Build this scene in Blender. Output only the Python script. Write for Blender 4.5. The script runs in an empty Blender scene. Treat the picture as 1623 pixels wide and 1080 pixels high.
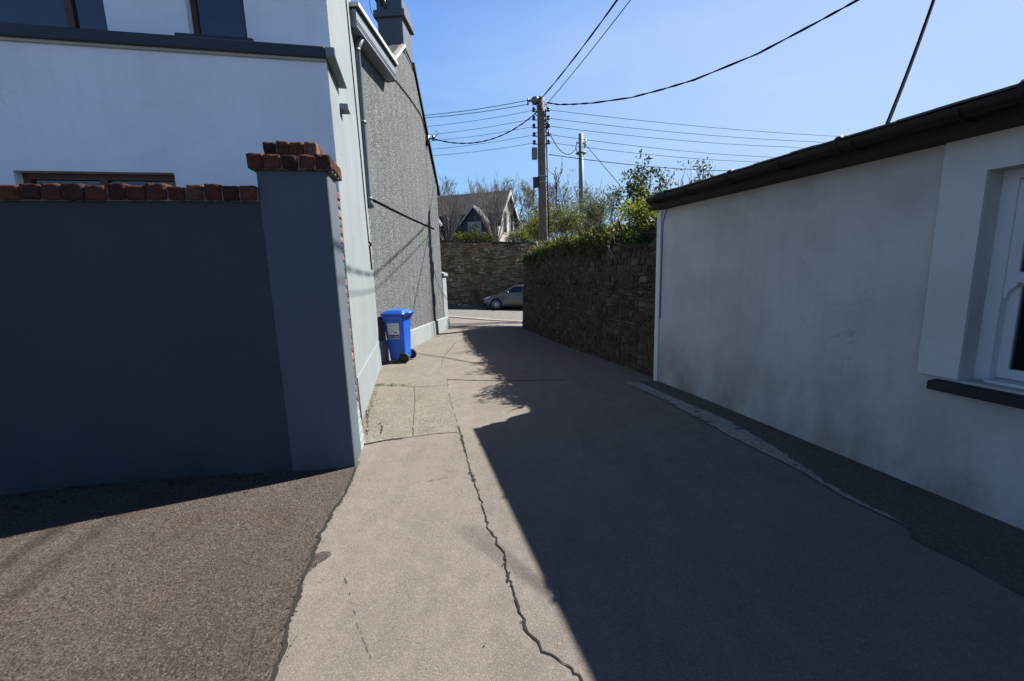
import bpy, math, random
from mathutils import Vector, Matrix, noise
R=math.radians
sc=bpy.context.scene
col=sc.collection
rng=random.Random(7)

# ------------------------------------------------------------------ helpers
class MB:
    """collects polygons in world coordinates and links them as one mesh object"""
    def __init__(s): s.v=[]; s.f=[]; s.c=[]; s.has_c=False; s.sm=[]
    def add(s,vs,fs,c=None,smooth=False):
        o=len(s.v); s.v.extend([tuple(p) for p in vs])
        for f in fs:
            s.f.append(tuple(i+o for i in f)); s.c.append(c if c is not None else (.5,.5,.5)); s.sm.append(smooth)
        if c is not None: s.has_c=True
        return s
    def quad(s,a,b,c_,d,c=None): return s.add([a,b,c_,d],[(0,1,2,3)],c)
    def hexa(s,p,c=None):      # 8 corners: bottom loop 0-3, top loop 4-7
        return s.add(p,[(3,2,1,0),(4,5,6,7),(0,1,5,4),(1,2,6,5),(2,3,7,6),(3,0,4,7)],c)
    def box(s,F,a,b,c=None):   # axis box in frame F
        (x0,y0,z0),(x1,y1,z1)=a,b
        return s.hexa([F(x0,y0,z0),F(x1,y0,z0),F(x1,y1,z0),F(x0,y1,z0),F(x0,y0,z1),F(x1,y0,z1),F(x1,y1,z1),F(x0,y1,z1)],c)
    def bbox(s,F,a,b,e=.006,c=None):   # box with chamfered vertical and horizontal edges
        (x0,y0,z0),(x1,y1,z1)=a,b
        x0,x1=min(x0,x1),max(x0,x1); y0,y1=min(y0,y1),max(y0,y1); z0,z1=min(z0,z1),max(z0,z1)
        e=min(e,(x1-x0)*.45,(y1-y0)*.45,(z1-z0)*.45)
        def ring(i,z): 
            return [F(x0+e+i,y0+i,z),F(x1-e-i,y0+i,z),F(x1-i,y0+e+i,z),F(x1-i,y1-e-i,z),F(x1-e-i,y1-i,z),F(x0+e+i,y1-i,z),F(x0+i,y1-e-i,z),F(x0+i,y0+e+i,z)]
        h=e*.45
        vs=ring(h,z0)+ring(0,z0+e)+ring(0,z1-e)+ring(h,z1)
        fs=[tuple(range(7,-1,-1)),tuple(range(24,32))]
        for k in range(3):
            for i in range(8):
                j=(i+1)%8; fs.append((k*8+i,k*8+j,k*8+8+j,k*8+8+i))
        return s.add(vs,fs,c)
    def prism(s,pts,off):      # closed polygon (list of Vectors) pushed along off
        n=len(pts); off=Vector(off); q=[Vector(p)+off for p in pts]
        fs=[tuple(range(n)),tuple(range(2*n-1,n-1,-1))]+[(i,i+n,(i+1)%n+n,(i+1)%n) for i in range(n)]
        return s.add([Vector(p) for p in pts]+q,fs)
    def tube(s,pts,r,n=8,c=None,cap=True):
        pts=[Vector(p) for p in pts]; m=len(pts)
        rr=r if isinstance(r,(list,tuple)) else [r]*m
        vs=[]; prev=None
        for i,p in enumerate(pts):
            d=(pts[min(i+1,m-1)]-pts[max(i-1,0)])
            if d.length<1e-9: d=Vector((0,0,1))
            d.normalize()
            if prev is None:
                a=d.cross(Vector((0,0,1)) if abs(d.z)<.9 else Vector((1,0,0))).normalized()
            else:
                a=(prev-d*prev.dot(d)); a=a.normalized() if a.length>1e-6 else d.orthogonal().normalized()
            prev=a; b=d.cross(a)
            for k in range(n):
                t=2*math.pi*k/n; vs.append(p+(a*math.cos(t)+b*math.sin(t))*rr[i])
        fs=[]
        for i in range(m-1):
            for k in range(n):
                fs.append((i*n+k,i*n+(k+1)%n,(i+1)*n+(k+1)%n,(i+1)*n+k))
        if cap: fs.append(tuple(range(n-1,-1,-1))); fs.append(tuple(range((m-1)*n,m*n)))
        return s.add(vs,fs,c,True)
    def lathe(s,origin,prof,n=16,axis=None,c=None,smooth=True):   # prof: (radius, height)
        ax=Vector(axis or (0,0,1)).normalized(); a=ax.orthogonal().normalized(); b=ax.cross(a); o=Vector(origin)
        vs=[];m=len(prof)
        for r,h in prof:
            for k in range(n):
                t=2*math.pi*k/n; vs.append(o+ax*h+(a*math.cos(t)+b*math.sin(t))*r)
        fs=[(i*n+k,i*n+(k+1)%n,(i+1)*n+(k+1)%n,(i+1)*n+k) for i in range(m-1) for k in range(n)]
        fs+= [tuple(range(n-1,-1,-1)),tuple(range((m-1)*n,m*n))]
        return s.add(vs,fs,c,smooth)
    def leaf(s,p,d,n,size,c=None,w=.45):
        d=d.normalized(); n=(n-d*n.dot(d)); n=n.normalized() if n.length>1e-4 else d.orthogonal().normalized(); b=d.cross(n)
        vs=[p,p+d*size*.45+b*size*w*.5+n*size*.08,p+d*size-n*size*.1,p+d*size*.45-b*size*w*.5+n*size*.08]
        return s.add(vs,[(0,1,2),(0,2,3)],c)
    def build(s,name,mat,parent=None,base=None,kind=None,bevel=None):
        if parent is not None:
            b=Vector(parent['_b']) if '_b' in parent else Vector((0,0,0))
        else: b=Vector(base) if base is not None else Vector((0,0,0))
        me=bpy.data.meshes.new(name)
        me.from_pydata([(p[0]-b[0],p[1]-b[1],p[2]-b[2]) for p in s.v],[],s.f); 
        if any(s.sm): me.polygons.foreach_set('use_smooth',s.sm)
        if s.has_c:
            at=me.color_attributes.new('Col','FLOAT_COLOR','CORNER'); L=[]
            for poly,c in zip(s.f,s.c): L+= [c[0],c[1],c[2],1.0]*len(poly)
            at.data.foreach_set('color',L)
        me.update(); me.materials.append(mat)
        o=bpy.data.objects.new(name,me); col.objects.link(o)
        if parent is not None: o.parent=parent; o['_b']=tuple(b)
        else: o.location=b; o['_b']=tuple(b)
        if kind: o['kind']=kind
        if bevel:
            m=o.modifiers.new('bevel','BEVEL'); m.width=bevel; m.segments=2; m.limit_method='ANGLE'
        return o
def tag(o,label,cat,group=None,kind=None):
    if label: o['label']=label
    if cat: o['category']=cat
    if group: o['group']=group
    if kind: o['kind']=kind
    return o
def thing(name,loc,label,cat,group=None):
    o=bpy.data.objects.new(name,None); col.objects.link(o); o.location=loc; o.empty_display_size=.2; o['_b']=tuple(loc)
    return tag(o,label,cat,group)
def frame(ox,oy,az,oz=0.):
    """local frame: x runs along heading az (degrees right of +Y), y runs to the left of it, z up"""
    a=R(az); e=Vector((math.sin(a),math.cos(a),0)); l=Vector((-e.y,e.x,0)); o=Vector((ox,oy,oz))
    def F(x,y,z): return o+e*x+l*y+Vector((0,0,z))
    F.e=e; F.l=l; F.o=o
    return F
def lerp(pts,t):
    if t<=pts[0][0]: return pts[0][1]
    for (a,b),(c,d) in zip(pts,pts[1:]):
        if t<=c: return b+(d-b)*(t-a)/(c-a)
    return pts[-1][1]
def ss(a,b,t):
    k=min(1,max(0,(t-a)/(b-a))); return k*k*(3-2*k)
def N(x,y,z=0,s=1): return noise.noise(Vector((x*s,y*s,z*s)))

# ------------------------------------------------------------------ materials
def nodes(name):
    m=bpy.data.materials.new(name); m.use_nodes=True; t=m.node_tree; t.nodes.clear()
    out=t.nodes.new('ShaderNodeOutputMaterial'); p=t.nodes.new('ShaderNodeBsdfPrincipled')
    t.links.new(p.outputs[0],out.inputs[0]); return m,t,p,out
def nd(t,typ,**kw):
    n=t.nodes.new(typ)
    for k,v in kw.items():
        if k.startswith('i_'): n.inputs[k[2:].replace('_',' ')].default_value=v
        else: setattr(n,k,v)
    return n
def ramp(t,fac,stops):
    r=t.nodes.new('ShaderNodeValToRGB'); e=r.color_ramp.elements
    while len(e)<len(stops): e.new(.5)
    for i,(pos,c) in enumerate(stops):
        e[i].position=pos; e[i].color=(c[0],c[1],c[2],1) if not isinstance(c,(int,float)) else (c,c,c,1)
    t.links.new(fac,r.inputs[0]); return r.outputs[0]
def mixc(t,fac,a,b,mode='MIX'):
    m=t.nodes.new('ShaderNodeMix'); m.data_type='RGBA'; m.blend_type=mode
    for v,i in ((fac,0),(a,6),(b,7)):
        if hasattr(v,'links'): t.links.new(v,m.inputs[i])
        else: m.inputs[i].default_value=v if i==0 else ((v[0],v[1],v[2],1) if len(v)==3 else v)
    return m.outputs[2]
def pos(t,scale=(1,1,1)):
    g=t.nodes.new('ShaderNodeNewGeometry'); mp=t.nodes.new('ShaderNodeMapping'); mp.inputs['Scale'].default_value=scale
    t.links.new(g.outputs['Position'],mp.inputs[0]); return mp.outputs[0]
def tnoise(t,vec,scale,detail=4,rough=.55,dist=0):
    n=nd(t,'ShaderNodeTexNoise'); n.inputs['Scale'].default_value=scale; n.inputs['Detail'].default_value=detail
    n.inputs['Roughness'].default_value=rough; n.inputs['Distortion'].default_value=dist; t.links.new(vec,n.inputs['Vector']); return n.outputs[0]
def tvor(t,vec,scale,feature='F1',out='Distance',rand=1):
    n=nd(t,'ShaderNodeTexVoronoi',feature=feature); n.inputs['Scale'].default_value=scale; n.inputs['Randomness'].default_value=rand
    t.links.new(vec,n.inputs['Vector']); return n.outputs[out]
def bump(t,p,h,strength=.4,dist=.01,prev=None):
    b=t.nodes.new('ShaderNodeBump'); b.inputs['Strength'].default_value=strength; b.inputs['Distance'].default_value=dist
    t.links.new(h,b.inputs['Height']); 
    if prev is not None: t.links.new(prev,b.inputs['Normal'])
    t.links.new(b.outputs[0],p.inputs['Normal']); return b.outputs[0]
def simple(name,c,rough=.6,metal=0,spec=.4,var=.12,scale=6,bs=.15,bscale=60,bd=.004):
    m,t,p,o=nodes(name); v=pos(t)
    n=tnoise(t,v,scale,5); lo=[x*(1-var) for x in c]; hi=[min(1,x*(1+var)) for x in c]
    t.links.new(ramp(t,n,[(.3,lo),(.7,hi)]),p.inputs['Base Color'])
    p.inputs['Roughness'].default_value=rough; p.inputs['Metallic'].default_value=metal; p.inputs['Specular IOR Level'].default_value=spec
    if bs: bump(t,p,tnoise(t,v,bscale,3),bs,bd)
    return m
def render_mat(name,c,dirt=(.12,.13,.1),dirt_amt=.25,streak=.5,low=None,rough=.85,crk=.35):
    """painted cement render: trowel texture, vertical weather streaks, mottled grime; low=(z0,z1,color,amount) splash band"""
    m,t,p,o=nodes(name); v=pos(t); vs=pos(t,(9,9,.55))
    a=tnoise(t,v,1.3,6,.6); s=tnoise(t,vs,1.,6,.6); f=tnoise(t,v,26,4)
    base=mixc(t,ramp(t,f,[(.3,0),(.75,.5)]),c,[x*.93 for x in c])
    base=mixc(t,ramp(t,a,[(.42,0.),(.72,dirt_amt)]),base,dirt)
    base=mixc(t,ramp(t,s,[(.5,0.),(.8,dirt_amt*streak)]),base,[x*.8 for x in dirt])
    wv=t.nodes.new('ShaderNodeVectorMath'); wv.operation='ADD'; nn=nd(t,'ShaderNodeTexNoise'); nn.inputs['Scale'].default_value=2.2; nn.inputs['Detail'].default_value=6; t.links.new(v,nn.inputs['Vector'])
    t.links.new(v,wv.inputs[0]); t.links.new(nn.outputs['Color'],wv.inputs[1])
    hc=tvor(t,wv.outputs[0],.55,'DISTANCE_TO_EDGE'); hk=t.nodes.new('ShaderNodeMath'); hk.operation='MULTIPLY'
    t.links.new(ramp(t,hc,[(.0,1),(.0045,0)]),hk.inputs[0]); t.links.new(ramp(t,tnoise(t,v,.9,3),[(.5,0),(.62,crk)]),hk.inputs[1])
    base=mixc(t,hk.outputs[0],base,[x*.35 for x in c])
    pt=tnoise(t,v,60,3,.7); base=mixc(t,ramp(t,pt,[(.64,0),(.72,.35*dirt_amt*2)]),base,[x*.5 for x in c])
    if low:
        z0,z1,lc,am=low
        g=t.nodes.new('ShaderNodeNewGeometry'); sx=t.nodes.new('ShaderNodeSeparateXYZ'); t.links.new(g.outputs['Position'],sx.inputs[0])
        mr=t.nodes.new('ShaderNodeMapRange'); mr.inputs[1].default_value=z0; mr.inputs[2].default_value=z1; mr.inputs[3].default_value=1; mr.inputs[4].default_value=0
        t.links.new(sx.outputs[2],mr.inputs[0])
        k=t.nodes.new('ShaderNodeMath'); k.operation='MULTIPLY'; t.links.new(mr.outputs[0],k.inputs[0]); t.links.new(ramp(t,tnoise(t,pos(t,(1,1,.5)),2.3,6,.65),[(.33,0),(.66,1)]),k.inputs[1])
        k2=t.nodes.new('ShaderNodeMath'); k2.operation='MULTIPLY'; k2.inputs[1].default_value=am; t.links.new(k.outputs[0],k2.inputs[0])
        base=mixc(t,k2.outputs[0],base,lc)
    t.links.new(base,p.inputs['Base Color']); p.inputs['Roughness'].default_value=rough; p.inputs['Specular IOR Level'].default_value=.25
    b=bump(t,p,tnoise(t,v,70,4),.25,.006); bump(t,p,tnoise(t,v,5,3),.25,.03,b)
    return m
def paving(name,c1,c2,grain=170,stone=90,light=(.55,.52,.48),dark=(.06,.055,.05),la=.5,da=.6,stain=(.10,.085,.06),sa=.35,bs=.6,bd=.006,rough=.9):
    m,t,p,o=nodes(name); v=pos(t)
    a=tnoise(t,v,.8,6,.6); b=tnoise(t,v,grain*2.2,4,.75); st=tnoise(t,v,2.3,7,.7,.6); g2=tnoise(t,v,grain*.5,3,.6)
    base=mixc(t,ramp(t,a,[(.35,0),(.65,1)]),c1,c2)
    base=mixc(t,ramp(t,st,[(.48,0),(.75,sa)]),base,stain)
    wear=tnoise(t,pos(t,(2.6,.22,1)),1.6,5,.6,.4); base=mixc(t,ramp(t,wear,[(.42,.0),(.62,.30)]),base,[x*1.28 for x in c2])
    mot=tnoise(t,v,7,6,.7); base=mixc(t,ramp(t,mot,[(.40,.32),(.62,0)]),base,[x*.62 for x in c1])
    spn=t.nodes.new('ShaderNodeSeparateColor'); t.links.new(tvor(t,v,5.5,'F1','Color'),spn.inputs[0]); spd=tvor(t,v,5.5)
    ad=t.nodes.new('ShaderNodeMath'); ad.operation='ADD'; t.links.new(spd,ad.inputs[0]); t.links.new(ramp(t,spn.outputs[0],[(.80,.9),(.90,.0)]),ad.inputs[1])
    ad2=t.nodes.new('ShaderNodeMath'); ad2.operation='ADD'; t.links.new(ad.outputs[0],ad2.inputs[0]); t.links.new(ramp(t,tnoise(t,v,30,4),[(.3,0),(.7,.12)]),ad2.inputs[1])
    base=mixc(t,ramp(t,ad2.outputs[0],[(.12,.45),(.22,0)]),base,[x*.3 for x in stain])
    w=t.nodes.new('ShaderNodeMix'); w.data_type='VECTOR'; w.inputs[0].default_value=.012
    wn=nd(t,'ShaderNodeTexNoise'); wn.inputs['Scale'].default_value=grain; t.links.new(v,wn.inputs['Vector'])
    t.links.new(v,w.inputs[4]); t.links.new(wn.outputs['Color'],w.inputs[5])
    wv=w.outputs[1]
    d=tvor(t,wv,stone); cel=tvor(t,wv,stone,'F1','Color'); c2_=tvor(t,wv,stone*2.1,'F1','Color')
    sp=t.nodes.new('ShaderNodeSeparateColor'); t.links.new(cel,sp.inputs[0]); s2=t.nodes.new('ShaderNodeSeparateColor'); t.links.new(c2_,s2.inputs[0])
    base=mixc(t,ramp(t,sp.outputs[0],[(.80,0),(.86,la*.5),(1,la)]),base,light)
    base=mixc(t,ramp(t,s2.outputs[0],[(.82,0),(.9,la*.8)]),base,light)
    base=mixc(t,ramp(t,sp.outputs[1],[(.6,0),(.95,da)]),base,dark)
    base=mixc(t,ramp(t,s2.outputs[1],[(.65,0),(.95,da*.9)]),base,dark)
    base=mixc(t,ramp(t,b,[(.36,.5),(.6,0)]),base,dark)
    t.links.new(base,p.inputs['Base Color']); p.inputs['Roughness'].default_value=rough; p.inputs['Specular IOR Level'].default_value=.3
    n=bump(t,p,b,bs,bd); n=bump(t,p,g2,bs*.6,bd*1.6,n); n=bump(t,p,sp.outputs[2],bs*.3,bd*.5,n); bump(t,p,tnoise(t,v,3,4),.3,.03,n)
    return m
def attr_mat(name,mul=1.,rough=.85,trans=0.,spec=.3,var=.35,nscale=25,bs=.5,bd=.01,lich=0.):
    """colour per stone / leaf from a colour attribute, broken up by noise"""
    m,t,p,o=nodes(name); v=pos(t)
    at=t.nodes.new('ShaderNodeAttribute'); at.attribute_name='Col'
    n=tnoise(t,v,nscale,5,.65)
    c=mixc(t,1.0,at.outputs['Color'],ramp(t,n,[(.25,mul*(1-var)),(.75,mul*(1+var))]),'MULTIPLY')
    if lich: c=mixc(t,ramp(t,tnoise(t,v,1.1,6,.7),[(.45,0),(.7,.65)]),c,(.030,.032,.014))
    if lich: c=mixc(t,ramp(t,tnoise(t,v,6,6,.7),[(.58,0),(.72,lich)]),c,(.16,.16,.14))
    t.links.new(c,p.inputs['Base Color']); p.inputs['Roughness'].default_value=rough; p.inputs['Specular IOR Level'].default_value=spec
    if bs: bump(t,p,n,bs,bd)
    if trans:
        tr=t.nodes.new('ShaderNodeBsdfTranslucent'); t.links.new(mixc(t,1.,c,(1.5,1.55,.7),'MULTIPLY'),tr.inputs[0])
        mx=t.nodes.new('ShaderNodeMixShader'); mx.inputs[0].default_value=trans
        t.links.new(p.outputs[0],mx.inputs[1]); t.links.new(tr.outputs[0],mx.inputs[2]); t.links.new(mx.outputs[0],o.inputs[0])
    return m
def pebble_mat():
    m,t,p,o=nodes('pebbledash'); v=pos(t)
    d=tvor(t,v,46); cel=tvor(t,v,46,'F1','Color'); sp=t.nodes.new('ShaderNodeSeparateColor'); t.links.new(cel,sp.inputs[0])
    c=ramp(t,sp.outputs[0],[(0,(.045,.051,.054)),(.45,(.12,.133,.138)),(.8,(.19,.208,.214)),(1,(.32,.34,.345))])
    c=mixc(t,ramp(t,d,[(.25,0),(.62,.75)]),c,(.03,.032,.034))
    a=tnoise(t,pos(t,(1,1,.5)),1.1,6,.65); c=mixc(t,ramp(t,a,[(.4,0),(.75,.3)]),c,(.15,.16,.16))
    s=tnoise(t,pos(t,(6,6,.4)),1,5); c=mixc(t,ramp(t,s,[(.5,0),(.8,.3)]),c,(.09,.088,.08))
    t.links.new(c,p.inputs['Base Color']); p.inputs['Roughness'].default_value=.9; p.inputs['Specular IOR Level'].default_value=.25
    b=t.nodes.new('ShaderNodeMath'); b.operation='SUBTRACT'; b.inputs[0].default_value=1; t.links.new(d,b.inputs[1])
    bump(t,p,b.outputs[0],.9,.012); return m
def slate_mat(name,c,F=None,row=.2):
    m,t,p,o=nodes(name); v=pos(t)
    g=t.nodes.new('ShaderNodeNewGeometry'); sx=t.nodes.new('ShaderNodeSeparateXYZ'); t.links.new(g.outputs['Position'],sx.inputs[0])
    w=t.nodes.new('ShaderNodeMath'); w.operation='FRACT'; mu=t.nodes.new('ShaderNodeMath'); mu.operation='MULTIPLY'; mu.inputs[1].default_value=1/row
    t.links.new(sx.outputs[2],mu.inputs[0]); t.links.new(mu.outputs[0],w.inputs[0])
    n=tnoise(t,pos(t,(3,3,5)),1.5,4)
    c0=mixc(t,ramp(t,n,[(.3,0),(.7,1)]),[x*.65 for x in c],[x*1.3 for x in c])
    c1=mixc(t,ramp(t,w.outputs[0],[(0,.75),(.16,0)]),c0,[x*.3 for x in c])
    c1=mixc(t,ramp(t,tnoise(t,v,3,6,.7),[(.6,0),(.75,.6)]),c1,(.22,.22,.19))
    t.links.new(c1,p.inputs['Base Color']); p.inputs['Roughness'].default_value=.7
    bump(t,p,w.outputs[0],.5,.02); return m
def glass_mat(name,c=(.012,.016,.022),rough=.04):
    m,t,p,o=nodes(name); v=pos(t)
    t.links.new(ramp(t,tnoise(t,v,2,3),[(.3,[x*.7 for x in c]),(.7,[x*1.4 for x in c])]),p.inputs['Base Color'])
    p.inputs['Roughness'].default_value=rough; p.inputs['Specular IOR Level'].default_value=.7; p.inputs['IOR'].default_value=1.5
    return m
def brick_mat(name,mul=.31,lime=.5,th=.60):
    m,t,p,o=nodes(name); v=pos(t); at=t.nodes.new('ShaderNodeAttribute'); at.attribute_name='Col'
    n=tnoise(t,v,30,6,.7); c=mixc(t,1.,at.outputs['Color'],ramp(t,n,[(.25,mul*.45),(.75,mul*1.6)]),'MULTIPLY')
    c=mixc(t,ramp(t,tnoise(t,v,42,7,.75),[(th,0),(th+.12,lime)]),c,(.16,.15,.14))
    c=mixc(t,ramp(t,tnoise(t,v,9,6,.7),[(.55,0),(.72,.7)]),c,(.018,.015,.014))
    t.links.new(c,p.inputs['Base Color']); p.inputs['Roughness'].default_value=.92; p.inputs['Specular IOR Level'].default_value=.2
    bump(t,p,n,.9,.012); return m
def peeling_paint(name,c,under=(.2,.16,.11)):
    m,t,p,o=nodes(name); v=pos(t,(1,1,.35))
    n=tnoise(t,v,14,6,.7); b=mixc(t,ramp(t,n,[(.66,0),(.7,1)]),c,under)
    b=mixc(t,ramp(t,tnoise(t,v,3,5),[(.45,0),(.75,.3)]),b,(.3,.3,.28))
    t.links.new(b,p.inputs['Base Color']); p.inputs['Roughness'].default_value=.55; bump(t,p,ramp(t,n,[(.64,1),(.7,0)]),.4,.003); return m
def car_paint(name,c):
    m,t,p,o=nodes(name); v=pos(t)
    t.links.new(ramp(t,tnoise(t,v,400,2),[(.3,[x*.85 for x in c]),(.7,[x*1.1 for x in c])]),p.inputs['Base Color'])
    p.inputs['Metallic'].default_value=.55; p.inputs['Roughness'].default_value=.32; p.inputs['Coat Weight'].default_value=.6; p.inputs['Coat Roughness'].default_value=.05; return m

M={}
M['lane']=paving('lane_concrete',(0.160,0.136,0.117),(0.203,0.176,0.154),la=.26,da=.4,sa=.42,grain=200,stone=230,stain=(.085,.07,.055))
M['dust']=paving('mortar_dust',(.17,.145,.115),(.20,.175,.145),la=.2,da=.5)
M['slab']=paving('old_concrete_slab',(0.145,0.128,0.0986),(0.174,0.157,0.125),la=.4,da=.5,stain=(0.0638,0.0638,0.029),sa=.5,grain=130,stone=100)
M['drive']=paving('coarse_tarmac',(0.084,0.066,0.054),(0.122,0.099,0.084),la=.85,da=.85,stain=(0.070,0.036,0.010),sa=.7,grain=130,stone=120,light=(0.21,0.18,0.16),dark=(.02,.015,.012),bs=1.,bd=.010)
M['foot']=paving('dark_tarmac_edge',(0.072,0.063,0.054),(0.098,0.087,0.077),la=.15,da=.5,stain=(0.0126,0.0126,0.0084),sa=.5)
M['palestrip']=paving('pale_mortar',(0.30,0.295,0.28),(0.38,0.375,0.355),la=.3,da=.6,stain=(0.09,0.085,0.075),sa=.95,grain=60)
M['street']=paving('street_asphalt',(0.121,0.121,0.118),(0.149,0.149,0.143),la=.3,da=.4,sa=.3)
M['kerb']=paving('kerb_concrete',(0.252,0.234,0.204),(0.288,0.27,0.24),la=.3,da=.4,sa=.3)
M['earth']=paving('earth',(0.042,0.033,0.021),(0.06,0.051,0.03),la=.2,da=.5,sa=.5)
M['crack']=simple('crack_filler',(0.013,0.012,0.011),.95,bs=.5,var=.4,scale=30)
M['tar']=simple('bitumen_seam',(0.014,0.0135,0.012),.9,bs=.5,var=.35,scale=20)
M['white']=render_mat('white_render',(.74,.77,.82),(.4,.42,.45),.25,.5)
M['sidepaint']=render_mat('pale_grey_blue_render',(0.185,0.21,0.223),(0.105,0.126,0.13),.35,.8)
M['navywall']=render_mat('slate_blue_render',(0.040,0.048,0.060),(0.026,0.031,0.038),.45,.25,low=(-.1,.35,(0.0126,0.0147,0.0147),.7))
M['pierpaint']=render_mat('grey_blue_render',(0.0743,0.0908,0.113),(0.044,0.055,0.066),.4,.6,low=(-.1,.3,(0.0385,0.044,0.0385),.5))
M['navytrim']=simple('navy_trim',(0.0225,0.029,0.04),.6,bs=.2)
M['plinth']=render_mat('pale_plinth',(0.21,0.24,0.25),(0.13,0.14,0.135),.35,.6)
M['cottage']=render_mat('weathered_white_render',(0.43,0.43,0.425),(0.22,0.22,0.195),.52,.3,low=(-.1,.9,(0.13,0.105,0.07),.75))
M['surround']=render_mat('whitewashed_surround',(0.475,0.49,0.49),(0.216,0.223,0.194),.3,.9)
M['pebble']=pebble_mat()
M['brownwood']=simple('brown_frame',(0.085,0.032,0.013),.5,bs=.1,var=.3)
M['glass']=glass_mat('window_glass',(.01,.016,.035))
M['darkglass']=glass_mat('dark_window',(.02,.02,.022),.08)
def clear_glass(name):
    m,t,p,o=nodes(name); tr=t.nodes.new('ShaderNodeBsdfTransparent'); tr.inputs[0].default_value=(.72,.75,.75,1)
    p.inputs['Base Color'].default_value=(.03,.03,.03,1); p.inputs['Roughness'].default_value=.03; p.inputs['Specular IOR Level'].default_value=.6
    n=ramp(t,tnoise(t,pos(t),3,5,.7),[(.4,.16),(.75,.34)]); mx=t.nodes.new('ShaderNodeMixShader'); t.links.new(n,mx.inputs[0])
    t.links.new(tr.outputs[0],mx.inputs[1]); t.links.new(p.outputs[0],mx.inputs[2]); t.links.new(mx.outputs[0],o.inputs[0]); return m
M['clearglass']=clear_glass('old_window_glass')
M['curtain']=simple('dim_net_curtain',(.22,.21,.19),.9,bs=.2)
M['paint']=peeling_paint('peeling_white_paint',(0.518,0.533,0.547))
M['sill']=simple('dark_stone_sill',(0.0175,0.0168,0.0158),.8,bs=.5,var=.3)
M['gutter']=simple('black_gutter',(0.0081,0.00765,0.0072),.6,spec=.3,var=.3)
M['fascia']=simple('dark_fascia',(0.0099,0.00945,0.009),.8)
M['slate']=slate_mat('roof_slate',(0.055,0.055,0.0575))
M['farslate']=slate_mat('brown_grey_slate',(.062,.054,.047),row=.3)
M['slateold']=slate_mat('old_mossy_slate',(0.075,0.0725,0.065))
M['brick']=brick_mat('old_red_brick')
M['brickbroken']=brick_mat('broken_brick',.7,.9,.47)
M['mortar']=simple('lime_mortar',(0.15,0.14,0.13),.95,bs=.7,var=.3,scale=40,bscale=90)
M['stone']=attr_mat('rubble_stone',.40,.9,0,.2,.45,28,.8,.015,.35)
M['stonemortar']=simple('earthy_mortar',(0.052,0.042,0.030),.95,bs=.9,var=.5,scale=14,bscale=40,bd=.02)
M['greyfascia']=simple('grey_fascia_paint',(0.15,0.17,0.195),.5,bs=.08)
M['flash']=simple('pale_flashing',(0.403,0.403,0.377),.5,bs=.1)
M['chimneypaint']=render_mat('grey_chimney_render',(0.0935,0.11,0.129),(0.055,0.066,0.0715),.4,.6)
M['pipe']=simple('grey_downpipe',(0.0935,0.11,0.121),.45,bs=.05)
M['terracotta']=simple('terracotta',(0.252,0.102,0.048),.8,bs=.2)
M['cable']=simple('black_cable',(.004,.004,.005),.9,spec=.03,bs=0)
M['bluecable']=simple('blue_cable',(.05,.09,.35),.5,bs=0)
M['metal']=simple('grey_metal',(0.154,0.16,0.165),.45,.6,bs=.05)
M['galv']=simple('weathered_grey_pole',(0.198,0.204,0.204),.6,.1,bs=.2)
M['polewood']=simple('weathered_pole_wood',(.16,.125,.095),.85,bs=.6,var=.35,scale=9,bscale=30)
M['insul']=simple('dark_insulator',(.02,.02,.025),.35,bs=0)
M['binblue']=simple('blue_plastic',(.006,.075,.42),.38,spec=.5,var=.06,bs=.06)
M['bindark']=simple('black_rubber',(.012,.012,.012),.7,bs=.1)
M['sticker']=simple('white_sticker',(0.488,0.494,0.494),.4,bs=0,var=.04)
M['ink']=simple('navy_ink',(.02,.02,.10),.5,bs=0)
M['inkgreen']=simple('teal_ink',(.08,.33,.36),.5,bs=0)
M['car']=car_paint('silver_grey_paint',(0.11,0.105,0.10))
M['alloy']=simple('alloy',(0.434,0.434,0.441),.3,.7,bs=0)
M['lamp']=simple('headlamp_lens',(.6,.62,.65),.1,.2,.8,bs=0)
M['bark']=simple('bare_bark',(0.0935,0.0798,0.0688),.9,bs=.5,var=.3,scale=12)
M['barkpale']=simple('pale_twigs',(0.18,0.159,0.135),.9,bs=.3,var=.3,scale=12)
M['leaf']=attr_mat('leaves',.75,.5,.45,.4,.3,9,0)
M['housewhite']=render_mat('far_house_render',(0.34,0.33,0.30),(0.24,0.24,0.216),.2,.4)
M['farhouse_dark']=simple('dark_front_cladding',(0.05,0.0525,0.0575),.8)  # even dark grey for the lower front and dormers of the far house
M['grass']=attr_mat('grass_blades',1.,.6,.4,.3,.3,9,0)

# ------------------------------------------------------------------ ground levels
GL=[(1.,-.15),(2.4,-.13),(4.2,-.1),(8,-.1),(10.8,-.2),(15,-.3),(17.5,-.5),(20,-.6),(21.5,-.66)]
GR=[(1.5,-.05),(5,-.02),(6.5,-.03),(8,-.1),(10,-.22),(13,-.38),(15,-.47),(18,-.7),(20,-.75)]
def gz(x,y):
    l=lerp(GL,y)*(ss(-3.6,-1.4,x) if y<4.6 else 1); r=lerp(GR,y)
    k=ss(-.6,1.9,x); z=l*(1-k)+r*k
    st=-.70-.042*(max(-20,min(20,x))+1)
    return z+(st-z)*ss(17.5,20.5,y)
def heightfield(name,mat,xs,ys,dz,fx=None,kind='structure',zf=None):
    mb=MB(); nx=len(xs)
    for j,y in enumerate(ys):
        for i,x in enumerate(xs):
            xx=fx(x,y) if fx else x
            mb.v.append((xx,y,(zf or gz)(xx,y)+dz))
    for j in range(len(ys)-1):
        for i in range(nx-1):
            mb.f.append((j*nx+i,j*nx+i+1,(j+1)*nx+i+1,(j+1)*nx+i)); mb.c.append((.5,.5,.5)); mb.sm.append(True)
    return mb.build(name,mat,kind=kind)
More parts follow.
